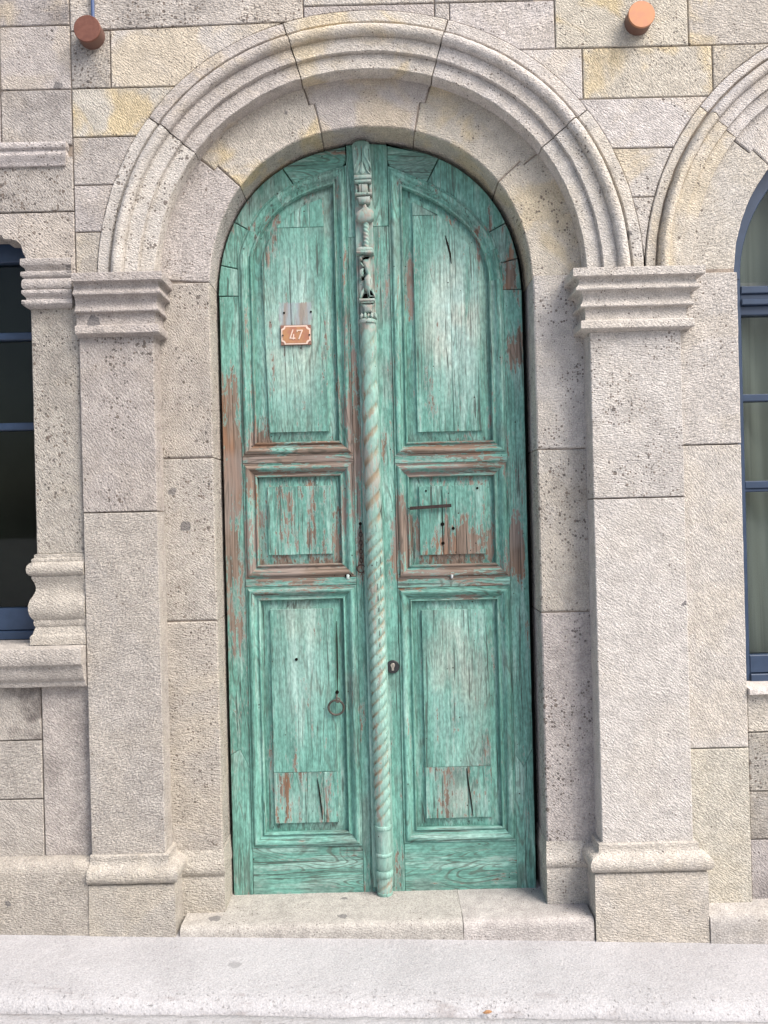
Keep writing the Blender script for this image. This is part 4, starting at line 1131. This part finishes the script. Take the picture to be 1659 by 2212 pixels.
obj('rag_plug', MB().slab(ccw([(-.153, 1.297), (-.147, 1.290), (-.139, 1.296), (-.138, 1.309), (-.145, 1.320), (-.153, 1.312)]), .166, .19, .003), PLUG, left, 50)
obj('bore_hole', MB().cyl_y(-.146, 1.309, .1672, .19, .012, 16), HOLE, left, 40)
obj('bolt', MB().slab(ccw([(.252, 1.286), (.261, 1.286), (.262, 1.301), (.253, 1.302)]), .158, .18, .002), simple('pale_bolt', (.42, .44, .45), .5), right, 50)
for pts, par in (([(.155, 2.52), (.16, 2.5), (.17, 2.38)], None),): pass
# long drying cracks in the boards
CRK = simple('crack_shadow', (.02, .018, .015), 1.0, spec=.0)
def crack(par, pts, w, y):
    l, r_ = [], []
    for i, (x, z) in enumerate(pts):
        ww = w * math.sin(math.pi * (i + .35) / (len(pts) - .3)) * .5
        l.append((x - ww, z)); r_.append((x + ww, z))
    obj('crack', MB().slab(ccw(l + r_[::-1]), y, y + .002, .0001), CRK, par, 0)
yq = YD + .0047
crack(left, [(-.1945, 1.13), (-.1955, 1.05), (-.1965, .95), (-.198, .85)], .007, YD + .0045)
crack(left, [(-.285, .52), (-.277, .46), (-.272, .41), (-.268, .36)], .006, YD + .0040)
crack(right, [(.297, .545), (.302, .49), (.31, .43), (.318, .36)], .006, YD + .0040)
crack(right, [(.265, 2.62), (.272, 2.59), (.282, 2.55), (.286, 2.51)], .008, YD + .0045)
crack(right, [(.2265, 1.63), (.2268, 1.55), (.2265, 1.45), (.2262, 1.39)], .003, YD + .0042)

# ------------------------------------------------------------------ number plate
t = thing('number_plate', 'small brown enamel house number plate reading 47 on the door', 'number plate', (-.325, .17, 2.207))
obj('plate', MB().slab(ccw(rect(-.384, -.266, 2.2065, 2.284)), .1715, .1785, .001), PLATE_E, t, 30)
px = lambda x: -.384 + (x - 335) / 990 * .118
pz = lambda y: 2.284 - (y - 1040) / 650 * .0775
def notched(m, rn):
    x0_, x1_, z0_, z1_ = -.384 + m, -.266 - m, 2.2065 + m, 2.284 - m; pts = []
    for (cx_, cz_, s0) in ((x1_, z0_, 180), (x1_, z1_, 270), (x0_, z1_, 0), (x0_, z0_, 90)):
        pts += [(cx_ + rn * math.cos(rad(s0 - 90 * k / 6)), cz_ + rn * math.sin(rad(s0 - 90 * k / 6))) for k in range(7)]
    return pts
obj('rim', MB().slab(ccw(notched(.0022, .012)), .1700, .1720, .0006), PLATE_R, t, 30)
obj('face', MB().slab(ccw(notched(.0070, .0125)), .1694, .1706, .0004), PLATE, t, 30)
def stroke(mb, a, b, wd=.0046):
    a, b = Vector((px(a[0]), pz(a[1]))), Vector((px(b[0]), pz(b[1]))); d = (b - a).normalized(); n_ = Vector((-d.y, d.x)) * wd / 2
    a, b = a - d * wd * .4, b + d * wd * .4
    mb.slab(ccw([tuple(a - n_), tuple(b - n_), tuple(b + n_), tuple(a + n_)]), stroke.y, .1700, .0005); stroke.y -= .00008
stroke.y = .1678
d4 = MB(); stroke(d4, (735, 1205), (640, 1470)); stroke(d4, (640, 1470), (795, 1475)); stroke(d4, (757, 1355), (748, 1498))
obj('digit', d4, PLATE_R, t, 30)
d7 = MB(); stroke(d7, (872, 1222), (1040, 1222)); stroke(d7, (1040, 1222), (928, 1492)); stroke(d7, (874, 1222), (876, 1262), .004)
obj('digit', d7, PLATE_R, t, 30)
for x in (408, 1272): obj('screw', MB().cyl_y(px(x), pz(1375), .1670, .172, .0034, 14, .0008), IRON, t, 40)

# ------------------------------------------------------------------ a dry leaf on the street
RECESS[0] = False
lf = MB(); pts = [(.0, .0), (.012, .006), (.024, .005), (.03, 0), (.02, -.006), (.008, -.005)]
zl = pav_z(.31, -.475) - .020
lf.loft([[(.27 + x, -.470 + y, zl + .006 + x * .1) for x, y in pts], [(.27 + x, -.470 + y, zl + .0075 + x * .1 + .004 * math.sin(x * 100)) for x, y in pts]], True, True)
o = obj('fallen_leaf', lf, LEAFM, None, 0); tag(o, 'tiny dry brown leaf lying on the white street edge', 'leaf')
